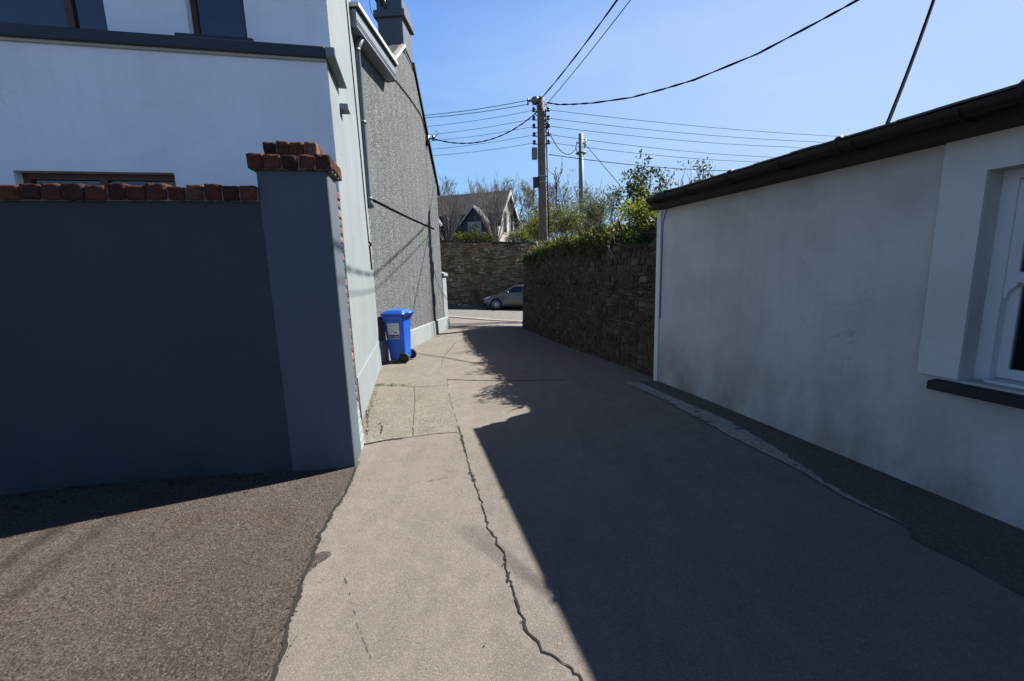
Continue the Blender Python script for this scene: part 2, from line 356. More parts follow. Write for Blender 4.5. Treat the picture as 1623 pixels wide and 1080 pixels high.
def arange(a,b,s):
    n=max(1,int(round((b-a)/s))); return [a+(b-a)*i/n for i in range(n+1)]
EDGE=[(-4,-1.0),(1.646,-1.124),(1.806,-1.15),(1.975,-1.212),(2.222,-1.27),(2.467,-1.311),(2.693,-1.365),(2.999,-1.393),(3.175,-1.388),(3.427,-1.425),(3.692,-1.464),(3.8,-1.47)]
# one sheet out to the horizon, the lane and street laid on it
gx=[-400,-150,-60,-30]+arange(-20,20,.8)+[30,60,150,400]; gy=[-400,-150,-60,-30,-15]+arange(-8,32,.8)+[40,60,100,200,500]
heightfield('ground',M['earth'],gx,gy,-.03)
heightfield('lane',M['lane'],arange(-6,4.5,.1),arange(-6,21.5,.1),0)
heightfield('driveway',M['drive'],arange(0,1,.0125),arange(-5,3.8,.05),.012,fx=lambda u,y:-7+(lerp(EDGE,y)+.012*N(y*9,1)+.006*N(y*40,2)+7)*u)
# street crossing the end of the lane, with a dropped kerb along the mouth
KERB=[(-30,38.5),(-12,26.6),(-3.372,21.594),(-3.142,21.324),(-1.527,20.368),(.437,19.059),(6,15.6),(7,15)]
def kerb_y(x): return lerp(KERB,x)
mb=MB(); xs=arange(-25,14,.5); vs=[]
for x in xs:
    y0=max(kerb_y(x),17.2)
    for k in range(13):
        y=y0+(30-y0)*k/12 if y0<30 else y0
        mb.v.append((x,y,gz(x,y)+.007))
for i in range(len(xs)-1):
    for k in range(12):
        mb.f.append((i*13+k,(i+1)*13+k,(i+1)*13+k+1,i*13+k+1)); mb.c.append((.5,)*3); mb.sm.append(True)
mb.build('street',M['street'],kind='structure')
mb=MB(); kx=arange(-6,2.5,.25)
for a,b in zip(kx,kx[1:]):
    if int((a+6)/.25)%4==3: b2=b-.012
    else: b2=b
    def kp(x,o,z): return Vector((x+.38*o,kerb_y(x)+.75*o,gz(x,kerb_y(x))+z))
    mb.hexa([kp(a,0,-.05),kp(b2,0,-.05),kp(b2,.55,-.05),kp(a,.55,-.05),kp(a,0,.03),kp(b2,0,.03),kp(b2,.55,.022),kp(a,.55,.022)])
mb.build('kerb',M['kerb'],kind='structure')
mb=MB()
for a,b in zip(kx,kx[1:]):
    w0=.07+.05*N(a*3,5); w1=.07+.05*N(b*3,5)
    mb.quad(kp(a,-w0*1.6,.006),kp(b,-w1*1.6,.006),kp(b,-.01,.006),kp(a,-.01,.006))
mb.build('gutter_seam',M['crack'],kind='structure')
# older concrete slab by the houses
CRU=[(4.188, -0.582), (4.678, -0.65), (5.38, -0.817), (6.134, -0.975), (6.895, -1.104), (7.606, -1.312), (8.949, -1.473), (10.145, -1.5), (13, -1.6)]
J3=[(-1.57, 4.202), (-1.454, 4.269), (-1.194, 4.35), (-0.872, 4.448), (-0.646, 4.466)]
def house_x(y): return -1.856-(y-4.929)*.2199 if y<8.1 else -2.6+(y-8.1)*.0524
mb=MB(); ys=arange(4.2,12.5,.08); nu=26
for y in ys:
    xl=house_x(y)-.03 if y>4.9 else -1.85; xr=lerp(CRU,y)+.01*N(y*8,3)
    for i in range(nu):
        x=xl+(xr-xl)*i/(nu-1); yy=max(y,lerp(J3,x)+.01*N(x*12,1)); mb.v.append((x,yy,gz(x,yy)+.005))
for j in range(len(ys)-1):
    for i in range(nu-1):
        q=(j*nu+i,j*nu+i+1,(j+1)*nu+i+1,(j+1)*nu+i)
        if abs(mb.v[q[0]][1]-mb.v[q[3]][1])+abs(mb.v[q[1]][1]-mb.v[q[2]][1])>.004:
            mb.f.append(q); mb.c.append((.5,)*3); mb.sm.append(True)
mb.build('old_slab',M['slab'],kind='structure')
# tarmac edge and pale mortar strip along the cottage
def cot_x(y): return 2.089+(6.106-y)*.2773
SI=[(2.477, 2.445), (2.577, 2.415), (2.798, 2.337), (3.25, 2.275), (3.834, 2.119), (4.497, 1.982), (5.261, 1.822), (6.066, 1.586)]
SO=[(2.512, 2.465), (2.612, 2.445), (2.899, 2.369), (3.476, 2.369), (4.002, 2.333), (4.473, 2.249), (5.101, 2.043), (6.027, 1.806)]
SI=[(y,x+.02) for y,x in SI]
foot=lambda y: lerp(SI,y) if y>2.4 else 2.385+(2.4-y)*.2773
heightfield('footway',M['foot'],arange(0,1,.1),arange(-5,6.03,.08),.007,fx=lambda u,y: foot(y)+.02*N(y*5,9)+(cot_x(y)+.05-foot(y))*u)
mb=MB(); ys=arange(2.45,6.03,.035)
for y in ys:
    a=lerp(SI,y)-.01; b=lerp(SO,y); a+=.025*N(y*9,3)+.015*N(y*31,4); b+=.03*N(y*8,6)+.02*N(y*35,7); b=max(b,a+.01)
    for k in range(4): x=a+(b-a)*k/3; mb.v.append((x,y,gz(x,y)+.012))
for j in range(len(ys)-1):
    for k in range(3):
        if rng.random()<.96: mb.f.append((j*4+k,j*4+k+1,j*4+k+5,j*4+k+4)); mb.c.append((.5,)*3); mb.sm.append(False)
mb.build('mortar_strip',M['palestrip'],kind='structure')
def crack(name,pts,w,mat,seed,jit=.012,dz=.010,step=.02,gap=0.,both=True):
    r=random.Random(seed); mb=MB(); P=[Vector((p[0],p[1],0)) for p in pts]; L=[]
    for a,b in zip(P,P[1:]):
        n=max(1,int((b-a).length/step))
        for i in range(n): L.append(a.lerp(b,i/n))
    L.append(P[-1]); prev=None
    for i,p in enumerate(L):
        t=(L[min(i+1,len(L)-1)]-L[max(i-1,0)]); t=t.normalized() if t.length>0 else Vector((0,1,0)); s=Vector((t.y,-t.x,0))
        c=p+s*(jit*(N(i*.31,seed)+.8*N(i*.9,seed+3)+.5*N(i*.11,seed+6)))
        ww=w*(.35+.9*abs(N(i*.13,seed+9))+.5*r.random())
        if i==0 or i==len(L)-1: ww=.001
        a,b=c-s*ww,c+s*ww
        cur=(Vector((a.x,a.y,gz(a.x,a.y)+dz)),Vector((b.x,b.y,gz(b.x,b.y)+dz)))
        if prev and r.random()>=gap: mb.quad(prev[0],prev[1],cur[1],cur[0])
        if w<.05 and r.random()<.30:
            q=c+s*r.uniform(-2.2,2.2)*w; e=w*r.uniform(.25,.7); vs=[]
            for k in range(5):
                th=6.28*k/5+r.random(); x_,y_=q.x+e*math.cos(th)*r.uniform(.6,1.3),q.y+e*math.sin(th)*r.uniform(.6,1.3); vs.append((x_,y_,gz(x_,y_)+dz+.0004))
            mb.add(vs,[(0,1,2,3,4)])
        prev=cur
    return mb.build(name,mat,kind='structure')
EP=[(-1.02,.2),(-1.03,1.2)]+[(x,y) for y,x in EDGE[1:-1]]
crack('driveway_seam',EP,.016,M['tar'],3,.012,.0155)
mb=MB(); tp=[(-1.32,2.50),(-1.275,2.525),(-1.225,2.52),(-1.205,2.49),(-1.222,2.455),(-1.25,2.42),(-1.275,2.36),(-1.30,2.33)]
mb.add([(x,y,gz(x,y)+.0045) for x,y in tp],[tuple(range(len(tp)))][::-1]); mb.build('tarmac_spill',M['drive'],kind='structure')
CK=[(-1.104, 6.895), (-0.975, 6.134), (-0.817, 5.38), (-0.65, 4.678), (-0.582, 4.388), (-0.488, 3.939), (-0.404, 3.548), (-0.355, 3.356), (-0.269, 3.015), (-0.196, 2.695), (-0.122, 2.503), (-0.088, 2.427), (-0.079, 2.286), (-0.032, 2.109), (-0.01, 1.997), (0.02, 1.894), (0.042, 1.818), (0.104, 1.744), (0.175, 1.69), (0.216, 1.634), (0.256, 1.584), (0.316, 1.304)]
crack('lane_crack',CK,.0065,M['crack'],11,.016,0.0045)
crack('lane_crack',[(-0.65, 4.678), (-0.582, 4.388), (-0.488, 3.939)],.013,M['crack'],12,.02,0.0052,gap=.3)
crack('lane_crack',[(-0.404, 3.548), (-0.355, 3.356)],.02,M['crack'],13,.02,0.0052,gap=.3)
crack('lane_crack',[(-0.088, 2.427), (-0.079, 2.286), (-0.032, 2.109), (-0.01, 1.997), (0.02, 1.894)],.007,M['crack'],14,.022,0.0058,gap=.45)
crack('lane_crack',[(-1.19, 6.906), (-1.312, 7.608), (-1.473, 8.948), (-1.46, 10.142), (-1.497, 11.149)],.008,M['crack'],15,.012,0.0045)
crack('lane_crack',[(-1.145, 6.818), (-0.752, 6.729), (-0.136, 6.59), (0.458, 6.476), (0.811, 6.375)],.016,M['crack'],16,.006,0.0045)
crack('lane_crack',[(-2.248, 6.6), (-1.712, 6.463), (-1.381, 6.388), (-1.061, 6.459)],.007,M['crack'],17,.014,0.0085)
crack('lane_crack',[(-1.523, 6.369), (-1.338, 5.566), (-1.199, 4.829), (-1.102, 4.395)],.005,M['crack'],18,.012,0.0085,gap=.25)
crack('lane_crack',[(-1.6, 4.202), (-1.57, 4.202), (-1.454, 4.269), (-1.194, 4.35)],.012,M['crack'],19,.02,0.0085)
crack('lane_crack',[(-0.767, 3.396), (-0.619, 3.452), (-0.553, 3.492)],.003,M['crack'],20,.006,0.0045,gap=.3)
crack('lane_crack',[(-1.937, 5.362), (-1.768, 4.923), (-1.62, 4.453)],.012,M['crack'],21,.025,0.0092,gap=.4)
crack('lane_crack',[(-1.614, 4.866), (-1.525, 4.694), (-1.478, 4.462)],.012,M['crack'],22,.03,0.0092,gap=.35)
crack('lane_crack',[(-1.05,2.3),(-.85,1.95),(-.7,1.72)],.002,M['crack'],23,.01,0.0045,gap=.5)
crack('pale_patch',[(-2.1,6.2),(-1.93,5.6),(-1.78,5.0),(-1.66,4.5)],.05,M['dust'],24,.03,.0075,gap=.05)

# ------------------------------------------------------------------ near white house
H=frame(-1.856,4.929,77.6)        # x along the front towards the lane (0 at the corner), y back along the lane, z up
house=thing('white_house',H(0,0,-.1),'white rendered house with a pale grey-blue side wall, navy string course and brown windows','house')
mb=MB()
def wall_holes(mb,F,x0,x1,z0,z1,y0,y1,holes):
    """wall slab between y0 (outer) and y1 with rectangular openings (hx0,hx1,hz0,hz1), built as butted boxes"""
    xs=sorted({x0,x1}|{h[0] for h in holes}|{h[1] for h in holes})
    for a,b in zip(xs,xs[1:]):
        hs=sorted([h for h in holes if h[0]<=a and h[1]>=b],key=lambda h:h[2]); z=z0
        for h in hs:
            if h[2]>z: mb.box(F,(a,y0,z),(b,y1,h[2]))
            z=h[3]
        if z<z1: mb.box(F,(a,y0,z),(b,y1,z1))
wall_holes(mb,H,-7,-.004,-.15,3.86,0,.25,[(-2.918,-1.572,1.2,2.73)])
wall_holes(mb,H,-7,-.004,3.86,7.2,.36,.6,[(-3.75,-2.127,3.95,5.5),(-1.39,-.838,4.17,5.6)])
mb.build('front_wall',M['white'],house)
mb=MB(); mb.box(H,(-.25,.003,-.2),(0,3.25,3.85)); mb.box(H,(-.25,.363,3.851),(0,3.25,7.2)); mb.build('side_wall',M['sidepaint'],house)
mb=MB(); mb.box(H,(-6.9,.61,-.2),(-.26,3.2,7.19)); mb.build('core_wall',M['white'],house)
mb=MB(); mb.box(H,(-7.2,-.3,7.2),(.25,3.3,7.45)); mb.build('roof',M['slate'],house)
mb=MB(); mb.bbox(H,(-7,-.07,3.885),(-.002,.355,3.985),.008); mb.build('string_course',M['navytrim'],house)
mb=MB(); mb.box(H,(-7,-.03,3.862),(-.004,.1,3.884)); mb.build('thin_strip',M['flash'],house)  # narrow off-white strip just below the string course
mb=MB(); mb.bbox(H,(.0,-.07,3.89),(.10,.73,3.985),.008); mb.build('string_return',M['sidepaint'],house)
mb=MB(); mb.bbox(H,(.0,.66,3.64),(.10,.86,3.70),.006); mb.build('vent_hood',M['sidepaint'],house)
def window(parent,F,x0,x1,z0,z1,y,fw,frame_mat,glass_mat,mull=(),deep=.06,label=None):
    mb=MB(); mb.box(F,(x0,y,z0),(x0+fw,y+deep,z1)); mb.box(F,(x1-fw,y,z0),(x1,y+deep,z1))
    mb.box(F,(x0+fw,y,z0),(x1-fw,y+deep,z0+fw)); mb.box(F,(x0+fw,y,z1-fw),(x1-fw,y+deep,z1))
    for m in mull: mb.box(F,(m-fw*.55,y-.004,z0+fw),(m+fw*.55,y+deep-.01,z1-fw))
    w=mb.build('window',frame_mat,parent)
    g=MB(); g.box(F,(x0+fw*.9,y+deep*.5,z0+fw*.9),(x1-fw*.9,y+deep*.5+.012,z1-fw*.9)); g.build('pane',glass_mat,w)
    return w
window(house,H,-3.75,-2.127,3.95,5.5,.36+.10,.06,M['brownwood'],M['glass'],(-2.49,))
window(house,H,-1.39,-.838,4.17,5.6,.36+.11,.05,M['brownwood'],M['glass'])
window(house,H,-2.918,-1.572,1.2,2.73,.1,.06,M['brownwood'],M['glass'],(-2.25,))
mb=MB(); mb.bbox(H,(-1.5,.27,4.125),(-.765,.47,4.168),.008); mb.build('window_sill',M['navytrim'],house)
# cable clipped down the side wall
mb=MB(); pts=[]
for i in range(25):
    k=i/24; pts.append(H(.012,2.32+.42*k+.01*N(k*9,2),6.2-4.0*k))
mb.tube(pts,.009,6); mb.tube([H(.012,2.74,2.2),H(.04,2.76,2.16),H(.015,2.79,2.13)],.018,6); mb.tube([H(.014,2.80,2.12),H(.014,2.86,1.72)],.013,6)
mb.build('cable',M['cable'],house)
mb=MB(); mb.hexa([H(.001,.02,-.3),H(.02,.02,-.3),H(.02,3.24,-.3),H(.001,3.24,-.3),H(.001,.02,.44),H(.010,.02,.43),H(.010,3.24,.39),H(.001,3.24,.40)]); mb.build('plinth',M['sidepaint'],house)

# ------------------------------------------------------------------ boundary wall and pier with brick caps
def brick_col(r):
    k=r.random()
    if k<.60: c=Vector((.24,.085,.05))
    elif k<.85: c=Vector((.15,.065,.05))
    else: c=Vector((.32,.16,.09))
    c=c*(.7+.6*r.random()); return tuple(c)
def brick(mb,F,a,b,r,e=.007):
    """weathered brick: subdivided block with worn corners and a pitted face"""
    j=lambda q:(r.random()-.5)*q
    x0,y0,z0=a[0]+j(.006),a[1]+j(.016),a[2]+j(.006); x1,y1,z1=b[0]+j(.006),b[1]+j(.016),b[2]+j(.016)
    n=(5,5,5); idx={}; vs=[]; fs=[]; sd=r.random()*50; cx,cy,cz=(x0+x1)/2,(y0+y1)/2,(z0+z1)/2; rd=e*(1.+r.random())
    hx,hy,hz=(x1-x0)/2,(y1-y0)/2,(z1-z0)/2; t1=j(.05); t2=j(.05)
    def V(i_,j_,k_):
        q=(i_,j_,k_)
        if q not in idx:
            p=[(i_/n[0]*2-1)*hx,(j_/n[1]*2-1)*hy,(k_/n[2]*2-1)*hz]
            c=[max(-h+rd,min(h-rd,w)) for w,h in zip(p,(hx,hy,hz))]
            d=Vector([w-u for w,u in zip(p,c)])
            if d.length>1e-6: d=d.normalized()*rd
            o=d*(1+0) ; m=.0045*noise.noise(Vector((p[0]*26+sd,p[1]*26,p[2]*26)))+.004*noise.noise(Vector((p[0]*70,p[1]*70+sd,p[2]*70)))
            w=Vector(c)+o; nn=Vector((w.x/hx**1,w.y/hy,w.z/hz)); nn=nn.normalized() if nn.length>0 else Vector((0,0,1)); w=w+nn*m*1.4
            w=Vector((w.x+w.z*t1,w.y,w.z+w.x*t2)); idx[q]=len(vs); vs.append(F(cx+w.x,cy+w.y,cz+w.z))
        return idx[q]
    for u in range(5):
        for w in range(5):
            fs+=[(V(u,0,w),V(u+1,0,w),V(u+1,0,w+1),V(u,0,w+1)),(V(u,5,w+1),V(u+1,5,w+1),V(u+1,5,w),V(u,5,w)),(V(0,u,w+1),V(0,u+1,w+1),V(0,u+1,w),V(0,u,w)),(V(5,u,w),V(5,u+1,w),V(5,u+1,w+1),V(5,u,w+1)),(V(u,w,5),V(u+1,w,5),V(u+1,w+1,5),V(u,w+1,5)),(V(u,w+1,0),V(u+1,w+1,0),V(u+1,w,0),V(u,w,0))]
    mb.add(vs,fs,brick_col(r),True)
G=frame(-2.006,3.608,77.6)
bw=thing('boundary_wall',G(-2,0.1,0),'dark slate-blue rendered garden wall topped with a row of red bricks','wall')
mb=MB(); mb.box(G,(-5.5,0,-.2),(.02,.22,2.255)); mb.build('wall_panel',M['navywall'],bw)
mb=MB(); r=random.Random(5); u=-5.5
mo=MB(); mo.box(G,(-5.5,-.019,2.256),(.0,.238,2.356))
while u<-.02:
    w=.128*(.9+.2*r.random()); brick(mb,G,(u,-.035,2.258),(min(u+w,.0),.255,2.372+.012*r.random()),r); u+=w+.009
cp=mb.build('brick_coping',M['brick'],bw); mo.build('mortar_bed',M['mortar'],cp)
P=frame(-2.006,3.608,79)
pier=thing('gate_pier',P(.27,.16,-.1),'tall grey-blue rendered pier with a stepped red brick cap at the end of the wall','pier')
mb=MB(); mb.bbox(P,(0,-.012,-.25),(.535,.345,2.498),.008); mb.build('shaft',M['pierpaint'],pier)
mb=MB(); mo=MB(); r=random.Random(9)
mo.box(P,(-.030,-.054,2.499),(.569,.404,2.600)); mo.box(P,(.066,.046,2.612),(.454,.334,2.720))
def ring(mb,x0,x1,y0,y1,z0,z1,n,m):
    w=(x1-x0)/n
    for i in range(n):
        brick(mb,P,(x0+i*w+.005,y0,z0),(x0+(i+1)*w-.005,y0+.11,z1),r,.008); brick(mb,P,(x0+i*w+.005,y1-.11,z0),(x0+(i+1)*w-.005,y1,z1),r,.008)
    d=(y1-y0-.24)/m
    for i in range(m):
        brick(mb,P,(x1-.11,y0+.12+i*d+.004,z0),(x1,y0+.12+(i+1)*d-.004,z1),r,.014); brick(mb,P,(x0,y0+.12+i*d+.004,z0),(x0+.11,y0+.12+(i+1)*d-.004,z1),r,.014)
ring(mb,-.045,.585,-.07,.42,2.50,2.612,5,2); 
b=mb.build('brick_cap',M['brick'],pier); mo.build('mortar_bed',M['mortar'],b)
mb=MB(); ring(mb,.05,.47,.03,.35,2.616,2.735,4,1); mb.box(P,(.1,.1,2.70),(.42,.3,2.715),(.2,.1,.07)); mb.build('brick_cap',M['brick'],pier)
# broken brick stub left behind the pier
mb=MB(); r=random.Random(4); z=.34
stub=thing('brick_stub',P(.42,.5,-.1),'ragged strip of bare red brick and crumbling render behind the pier','wall')
mo=MB(); mo.box(P,(.22,.36,-.25),(.515,.46,2.40))
while z<2.40:
    d=.455+.11*ss(1.7,2.4,z)+.04*N(z*5,2)
    brick(mb,P,(.24,.372,z),(.528+.012*N(z*9,3),d,z+.068),r,.01); z+=.08
mb.build('brick_face',M['brickbroken'],stub); mo.build('mortar_core',M['mortar'],stub)
mb=MB(); 
for i in range(7):
    z0=-.25+i*.085; w=.60-.03*abs(N(i*1.7,1)); mb.bbox(P,(.25,.356,z0),(.545-.012*i*.5,w,z0+.087),.012)
mb.build('render_base',M['plinth'],stub)

# ------------------------------------------------------------------ pebbledashed house
B=frame(-2.60,8.10,3.)            # x along the lane, y to the left (into the house), z up
def Bn(s,n,z): return B(s,-n,z)   # n outwards to the lane
ph=thing('pebbledash_house',Bn(3,-2,-.2),'grey pebbledashed gable house with a square painted chimney beside the lane','house')
prof=[(0,-.4),(6.3,-.5),(6.3,4.40),(4.2,6.95),(3.25,6.95),(2.45,6.35),(1.6,5.70),(0,5.70)]
mb=MB(); mb.prism([Bn(s,0,z) for s,z in prof],B.l*5); mb.build('gable_wall',M['pebble'],ph)
mb=MB()
def slab(mb,s0,z0,s1,z1,n0,n1,t=.06,up=.03):
    d=Vector((s1-s0,z1-z0)).normalized(); nx,nz=-d.y,d.x
    if nz<0: nx,nz=-nx,-nz
    q=[(s0+nx*up,z0+nz*up),(s1+nx*up,z1+nz*up),(s1+nx*(up+t),z1+nz*(up+t)),(s0+nx*(up+t),z0+nz*(up+t))]
    mb.hexa([Bn(q[0][0],n0,q[0][1]),Bn(q[1][0],n0,q[1][1]),Bn(q[1][0],n1,q[1][1]),Bn(q[0][0],n1,q[0][1]),Bn(q[3][0],n0,q[3][1]),Bn(q[2][0],n0,q[2][1]),Bn(q[2][0],n1,q[2][1]),Bn(q[3][0],n1,q[3][1])])
slab(mb,4.12,7.05,6.55,4.10,.05,-5); rf=mb.build('roof',M['gutter'],ph)
mb=MB(); slab(mb,1.5,5.64,3.35,7.04,-.06,-5); mb.build('roof',M['slateold'],ph)
mb=MB(); slab(mb,1.75,5.83,3.45,7.11,.05,-.055,.06,.02); mb.build('verge',M['flash'],ph)
# eaves of the rear return
mb=MB(); mb.box(Bn,(-.32,.01,5.66),(1.72,.24,5.93)); mb.build('fascia_box',M['greyfascia'],ph)
mb=MB(); 
for k,zz in enumerate((5.70,5.745)): mb.box(Bn,(-.31,.241,zz),(1.715,.247,zz+.018))
mb.build('fascia_groove',M['navytrim'],ph)
mb=MB(); mb.box(Bn,(-.34,.0,5.955),(1.74,.30,6.02)); mb.build('flashing',M['flash'],ph)
mb=MB(); mb.box(Bn,(-.33,.02,5.931),(1.73,.27,5.954)); mb.build('gutter',M['gutter'],ph)
mb=MB(); mb.prism([Bn(-.3,0,6.02),Bn(1.7,0,6.02),Bn(1.7,-4,7.2),Bn(-.3,-4,7.2)],(0,0,.05)); mb.build('return_roof',M['slate'],ph)
mb=MB(); mb.box(Bn,(-.5,-.3,5.2),(-.02,-.02,5.95)); mb.build('return_wall',M['pebble'],ph)
# chimney
mb=MB(); mb.bbox(Bn,(3.45,-.62,6.4),(4.22,-.004,7.80),.012); ch=mb.build('chimney',M['chimneypaint'],ph)
mb=MB(); mb.bbox(Bn,(3.38,-.69,7.80),(4.30,.075,7.95),.012); mb.bbox(Bn,(3.45,-.62,7.951),(4.22,.01,8.25),.012); mb.build('chimney_crown',M['chimneypaint'],ch)
mb=MB(); mb.lathe(Bn(3.75,-.32,8.25),[(.15,0),(.15,.06),(.115,.1),(.105,.42),(.14,.45),(.14,.5)],14); mb.build('chimney_pot',M['terracotta'],ch)
mb=MB(); mb.tube([Bn(3.43,-.48,8.05),Bn(3.40,-.5,8.25),Bn(3.3,-.62,8.7)],.022,6); mb.tube([Bn(3.41,-.40,7.9),Bn(3.41,-.40,8.3)],.03,6)
mb.tube([Bn(3.44,-.60,8.15),Bn(3.3,-.85,8.6)],.02,6); mb.build('aerial_bracket',M['insul'],ch)
mb=MB(); mb.tube([Bn(3.4,-.66,7.75),Bn(3.36,-.74,7.95),Bn(3.36,-.76,8.3),Bn(3.3,-.74,8.7)],.008,5); mb.build('aerial_lead',M['cable'],ch)
mb=MB()
for k in range(6): mb.box(Bn,(4.20,.016,6.90-.0),(4.235,.03,6.92)) if k==0 else None
mb.tube([Bn(3.40,.03,7.07),Bn(4.25,.03,6.93)],.02,5); mb.build('lead_flashing',M['gutter'],ch)
# downpipe
mb=MB(); mb.tube([Bn(.02,.17,5.66),Bn(.02,.075,5.5),Bn(.02,.075,2.95),Bn(.03,.10,2.84)],.056,12)
for z in (5.45,4.28,2.98): mb.tube([Bn(.02,.075,z),Bn(.02,.075,z+.05)],.063,12)
mb.build('downpipe',M['pipe'],ph)
mb=MB(); mb.hexa([Bn(.02,0,-.4),Bn(4.54,0,-.5),Bn(4.54,.05,-.5),Bn(.02,.05,-.4),Bn(.02,0,.345),Bn(4.54,0,.19),Bn(4.54,.035,.165),Bn(.02,.035,.32)]); 
mb.hexa([Bn(4.545,0,-.5),Bn(6.95,0,-.6),Bn(6.95,.06,-.6),Bn(4.545,.06,-.5),Bn(4.545,0,.2),Bn(6.95,0,.10),Bn(6.95,.045,.075),Bn(4.545,.045,.175)]); mb.build('plinth',M['plinth'],ph)
mb=MB(); pts=[Bn(.06+5.5*k/20,.014,3.06-.09*k/20-.02*math.sin(math.pi*k/20)+.008*N(k*1.3,4)) for k in range(21)]; mb.tube(pts,.014,6); mb.build('wall_cable',M['cable'],ph)
mb=MB(); mb.tube([Bn(1.62,.03,5.66),Bn(1.9,.016,5.73),Bn(2.46,.016,5.98),Bn(3.6,.016,6.02),Bn(4.6,.016,5.99),Bn(4.85,.016,5.9),Bn(5.22,.02,5.52),Bn(5.5,.016,5.2),Bn(6.2,.016,4.45)],.012,6); mb.build('wall_cable',M['cable'],ph)
mb=MB(); mb.tube([Bn(5.26,0,5.50),Bn(5.26,.22,5.52)],.022,6); mb.tube([Bn(5.27,.2,5.46),Bn(5.27,.2,5.60)],.035,6); mb.tube([Bn(5.2,.03,5.3),Bn(5.22,.06,5.6)],.04,6); mb.tube([Bn(5.24,.22,5.5),Bn(5.3,.35,5.66),Bn(5.25,.28,5.72)],.01,5); mb.build('service_bracket',M['insul'],ph)

gpier=thing('rendered_pier',Bn(6.65,-.2,-.3),'low pale grey rendered pier with a flat cap beyond the pebbledash house','pier')
mb=MB(); mb.bbox(Bn,(6.302,-.45,-.6),(6.90,.02,1.50),.01); mb.build('shaft',M['plinth'],gpier)
mb=MB(); mb.bbox(Bn,(6.303,-.5,1.50),(6.97,.08,1.57),.01); mb.prism([Bn(6.304,-.48,1.57),Bn(6.95,-.48,1.57),Bn(6.95,.06,1.57),Bn(6.304,.06,1.57)],(0,0,.03)); mb.hexa([Bn(6.304,-.46,1.60),Bn(6.93,-.46,1.60),Bn(6.93,.04,1.60),Bn(6.304,.04,1.60),Bn(6.4,-.25,1.68),Bn(6.75,-.25,1.68),Bn(6.75,-.18,1.68),Bn(6.4,-.18,1.68)]); mb.build('pier_cap',M['plinth'],gpier)

# ------------------------------------------------------------------ cottage on the right
Cf=frame(2.089,6.106,164.5)        # x along the wall towards the viewer, y to the left of that = into the cottage? (see Cn)
def Cn(u,n,z): return Cf(u,-n,z)   # n outwards to the lane
cot=thing('white_cottage',Cn(2.5,-1,0),'low single-storey cottage of grimy white render with black gutter beside the shaded lane','cottage')
mb=MB()
wu0,wu1,wz0,wz1=3.452,4.55,.818,2.166
def CF(x,y,z): return Cn(x,-y,z)
wall_holes(mb,CF,0,9,-.3,2.42,0,.35,[(wu0,wu1,wz0,wz1)])
mb.box(CF,(0.002,.351,-.3),(.3,4,2.42)); mb.build('wall',M['cottage'],cot)
mb=MB(); wall_holes(mb,CF,3.22,4.8,.825,2.40,-.028,-.001,[(wu0,wu1,.824,wz1)]); mb.build('window_surround',M['surround'],cot)
mb=MB(); mb.bbox(CF,(3.325,-.10,.738),(4.7,.15,.800),.008); mb.build('window_sill',M['sill'],cot)
# sash window
mb=MB(); y=.135
mb.box(CF,(wu0,y,.802),(wu0+.075,y+.12,wz1)); mb.box(CF,(wu1-.075,y,.802),(wu1,y+.12,wz1)); mb.box(CF,(wu0+.075,y,wz1-.06),(wu1-.075,y+.12,wz1)); mb.box(CF,(wu0+.075,y-.05,.802),(wu1-.075,y+.12,.835))
w=mb.build('window',M['paint'],cot)
def sash(z0,z1,y0,nm,horn):
    mb=MB(); a,b=wu0+.076,wu1-.076
    mb.box(CF,(a,y0,z0),(a+.055,y0+.045,z1)); mb.box(CF,(b-.055,y0,z0),(b,y0+.045,z1)); mb.box(CF,(a+.055,y0,z0),(b-.055,y0+.045,z0+.065)); mb.box(CF,(a+.055,y0,z1-.05),(b-.055,y0+.045,z1))
    if horn:
        for x0,x1 in ((a,a+.055),(b-.055,b)):
            mb.prism([CF(x0,y0,z0),CF(x0,y0,z0-.10),CF(x0+(.012 if x0==a else .043),y0,z0-.10),CF(x0+(.022 if x0==a else .033),y0,z0-.06),CF(x0+(.04 if x0==a else .015),y0,z0-.035),CF(x1,y0,z0-.02),CF(x1,y0,z0)],-Vector(Cn(0,1,0)-Cn(0,0,0))*.045)
    o=mb.build(nm,M['paint'],w)
    return a+.05,b-.05
a,b=sash(1.47,2.10,y+.012,'upper_sash',True)
g=MB(); g.box(CF,(a,y+.03,1.53),(b,y+.036,2.06)); g.build('pane',M['clearglass'],w)
a,b=sash(.84,1.50,y+.062,'lower_sash',False)
g=MB(); g.box(CF,(a,y+.08,.90),(b,y+.086,1.46)); g.build('pane',M['clearglass'],w)
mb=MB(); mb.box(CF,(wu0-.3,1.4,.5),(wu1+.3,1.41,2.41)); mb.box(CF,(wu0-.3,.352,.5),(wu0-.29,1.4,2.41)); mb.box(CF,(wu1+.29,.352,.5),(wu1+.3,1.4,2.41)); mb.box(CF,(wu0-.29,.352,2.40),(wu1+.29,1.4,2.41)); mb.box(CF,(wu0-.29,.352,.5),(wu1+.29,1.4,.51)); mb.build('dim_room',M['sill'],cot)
mb=MB(); pts=[]
for k in range(23):
    x=wu0+.52+.6*k/22; yy=.33+.018*math.sin(k*1.9); pts.append((x,yy))
for (xa,ya),(xb,yb) in zip(pts,pts[1:]): mb.quad(CF(xa,ya,.86),CF(xb,yb,.86),CF(xb,yb,2.15),CF(xa,ya,2.15))
mb.build('curtain',M['curtain'],cot)
wbx=thing('storage_box',CF(wu0+.36,.30,.835),'pale open box standing on the inner sill behind the sash window','box')
mb=MB(); mb.bbox(CF,(wu0+.24,.255,.836),(wu0+.50,.33,.98),.006); mb.build('box_body',M['mortar'],wbx)
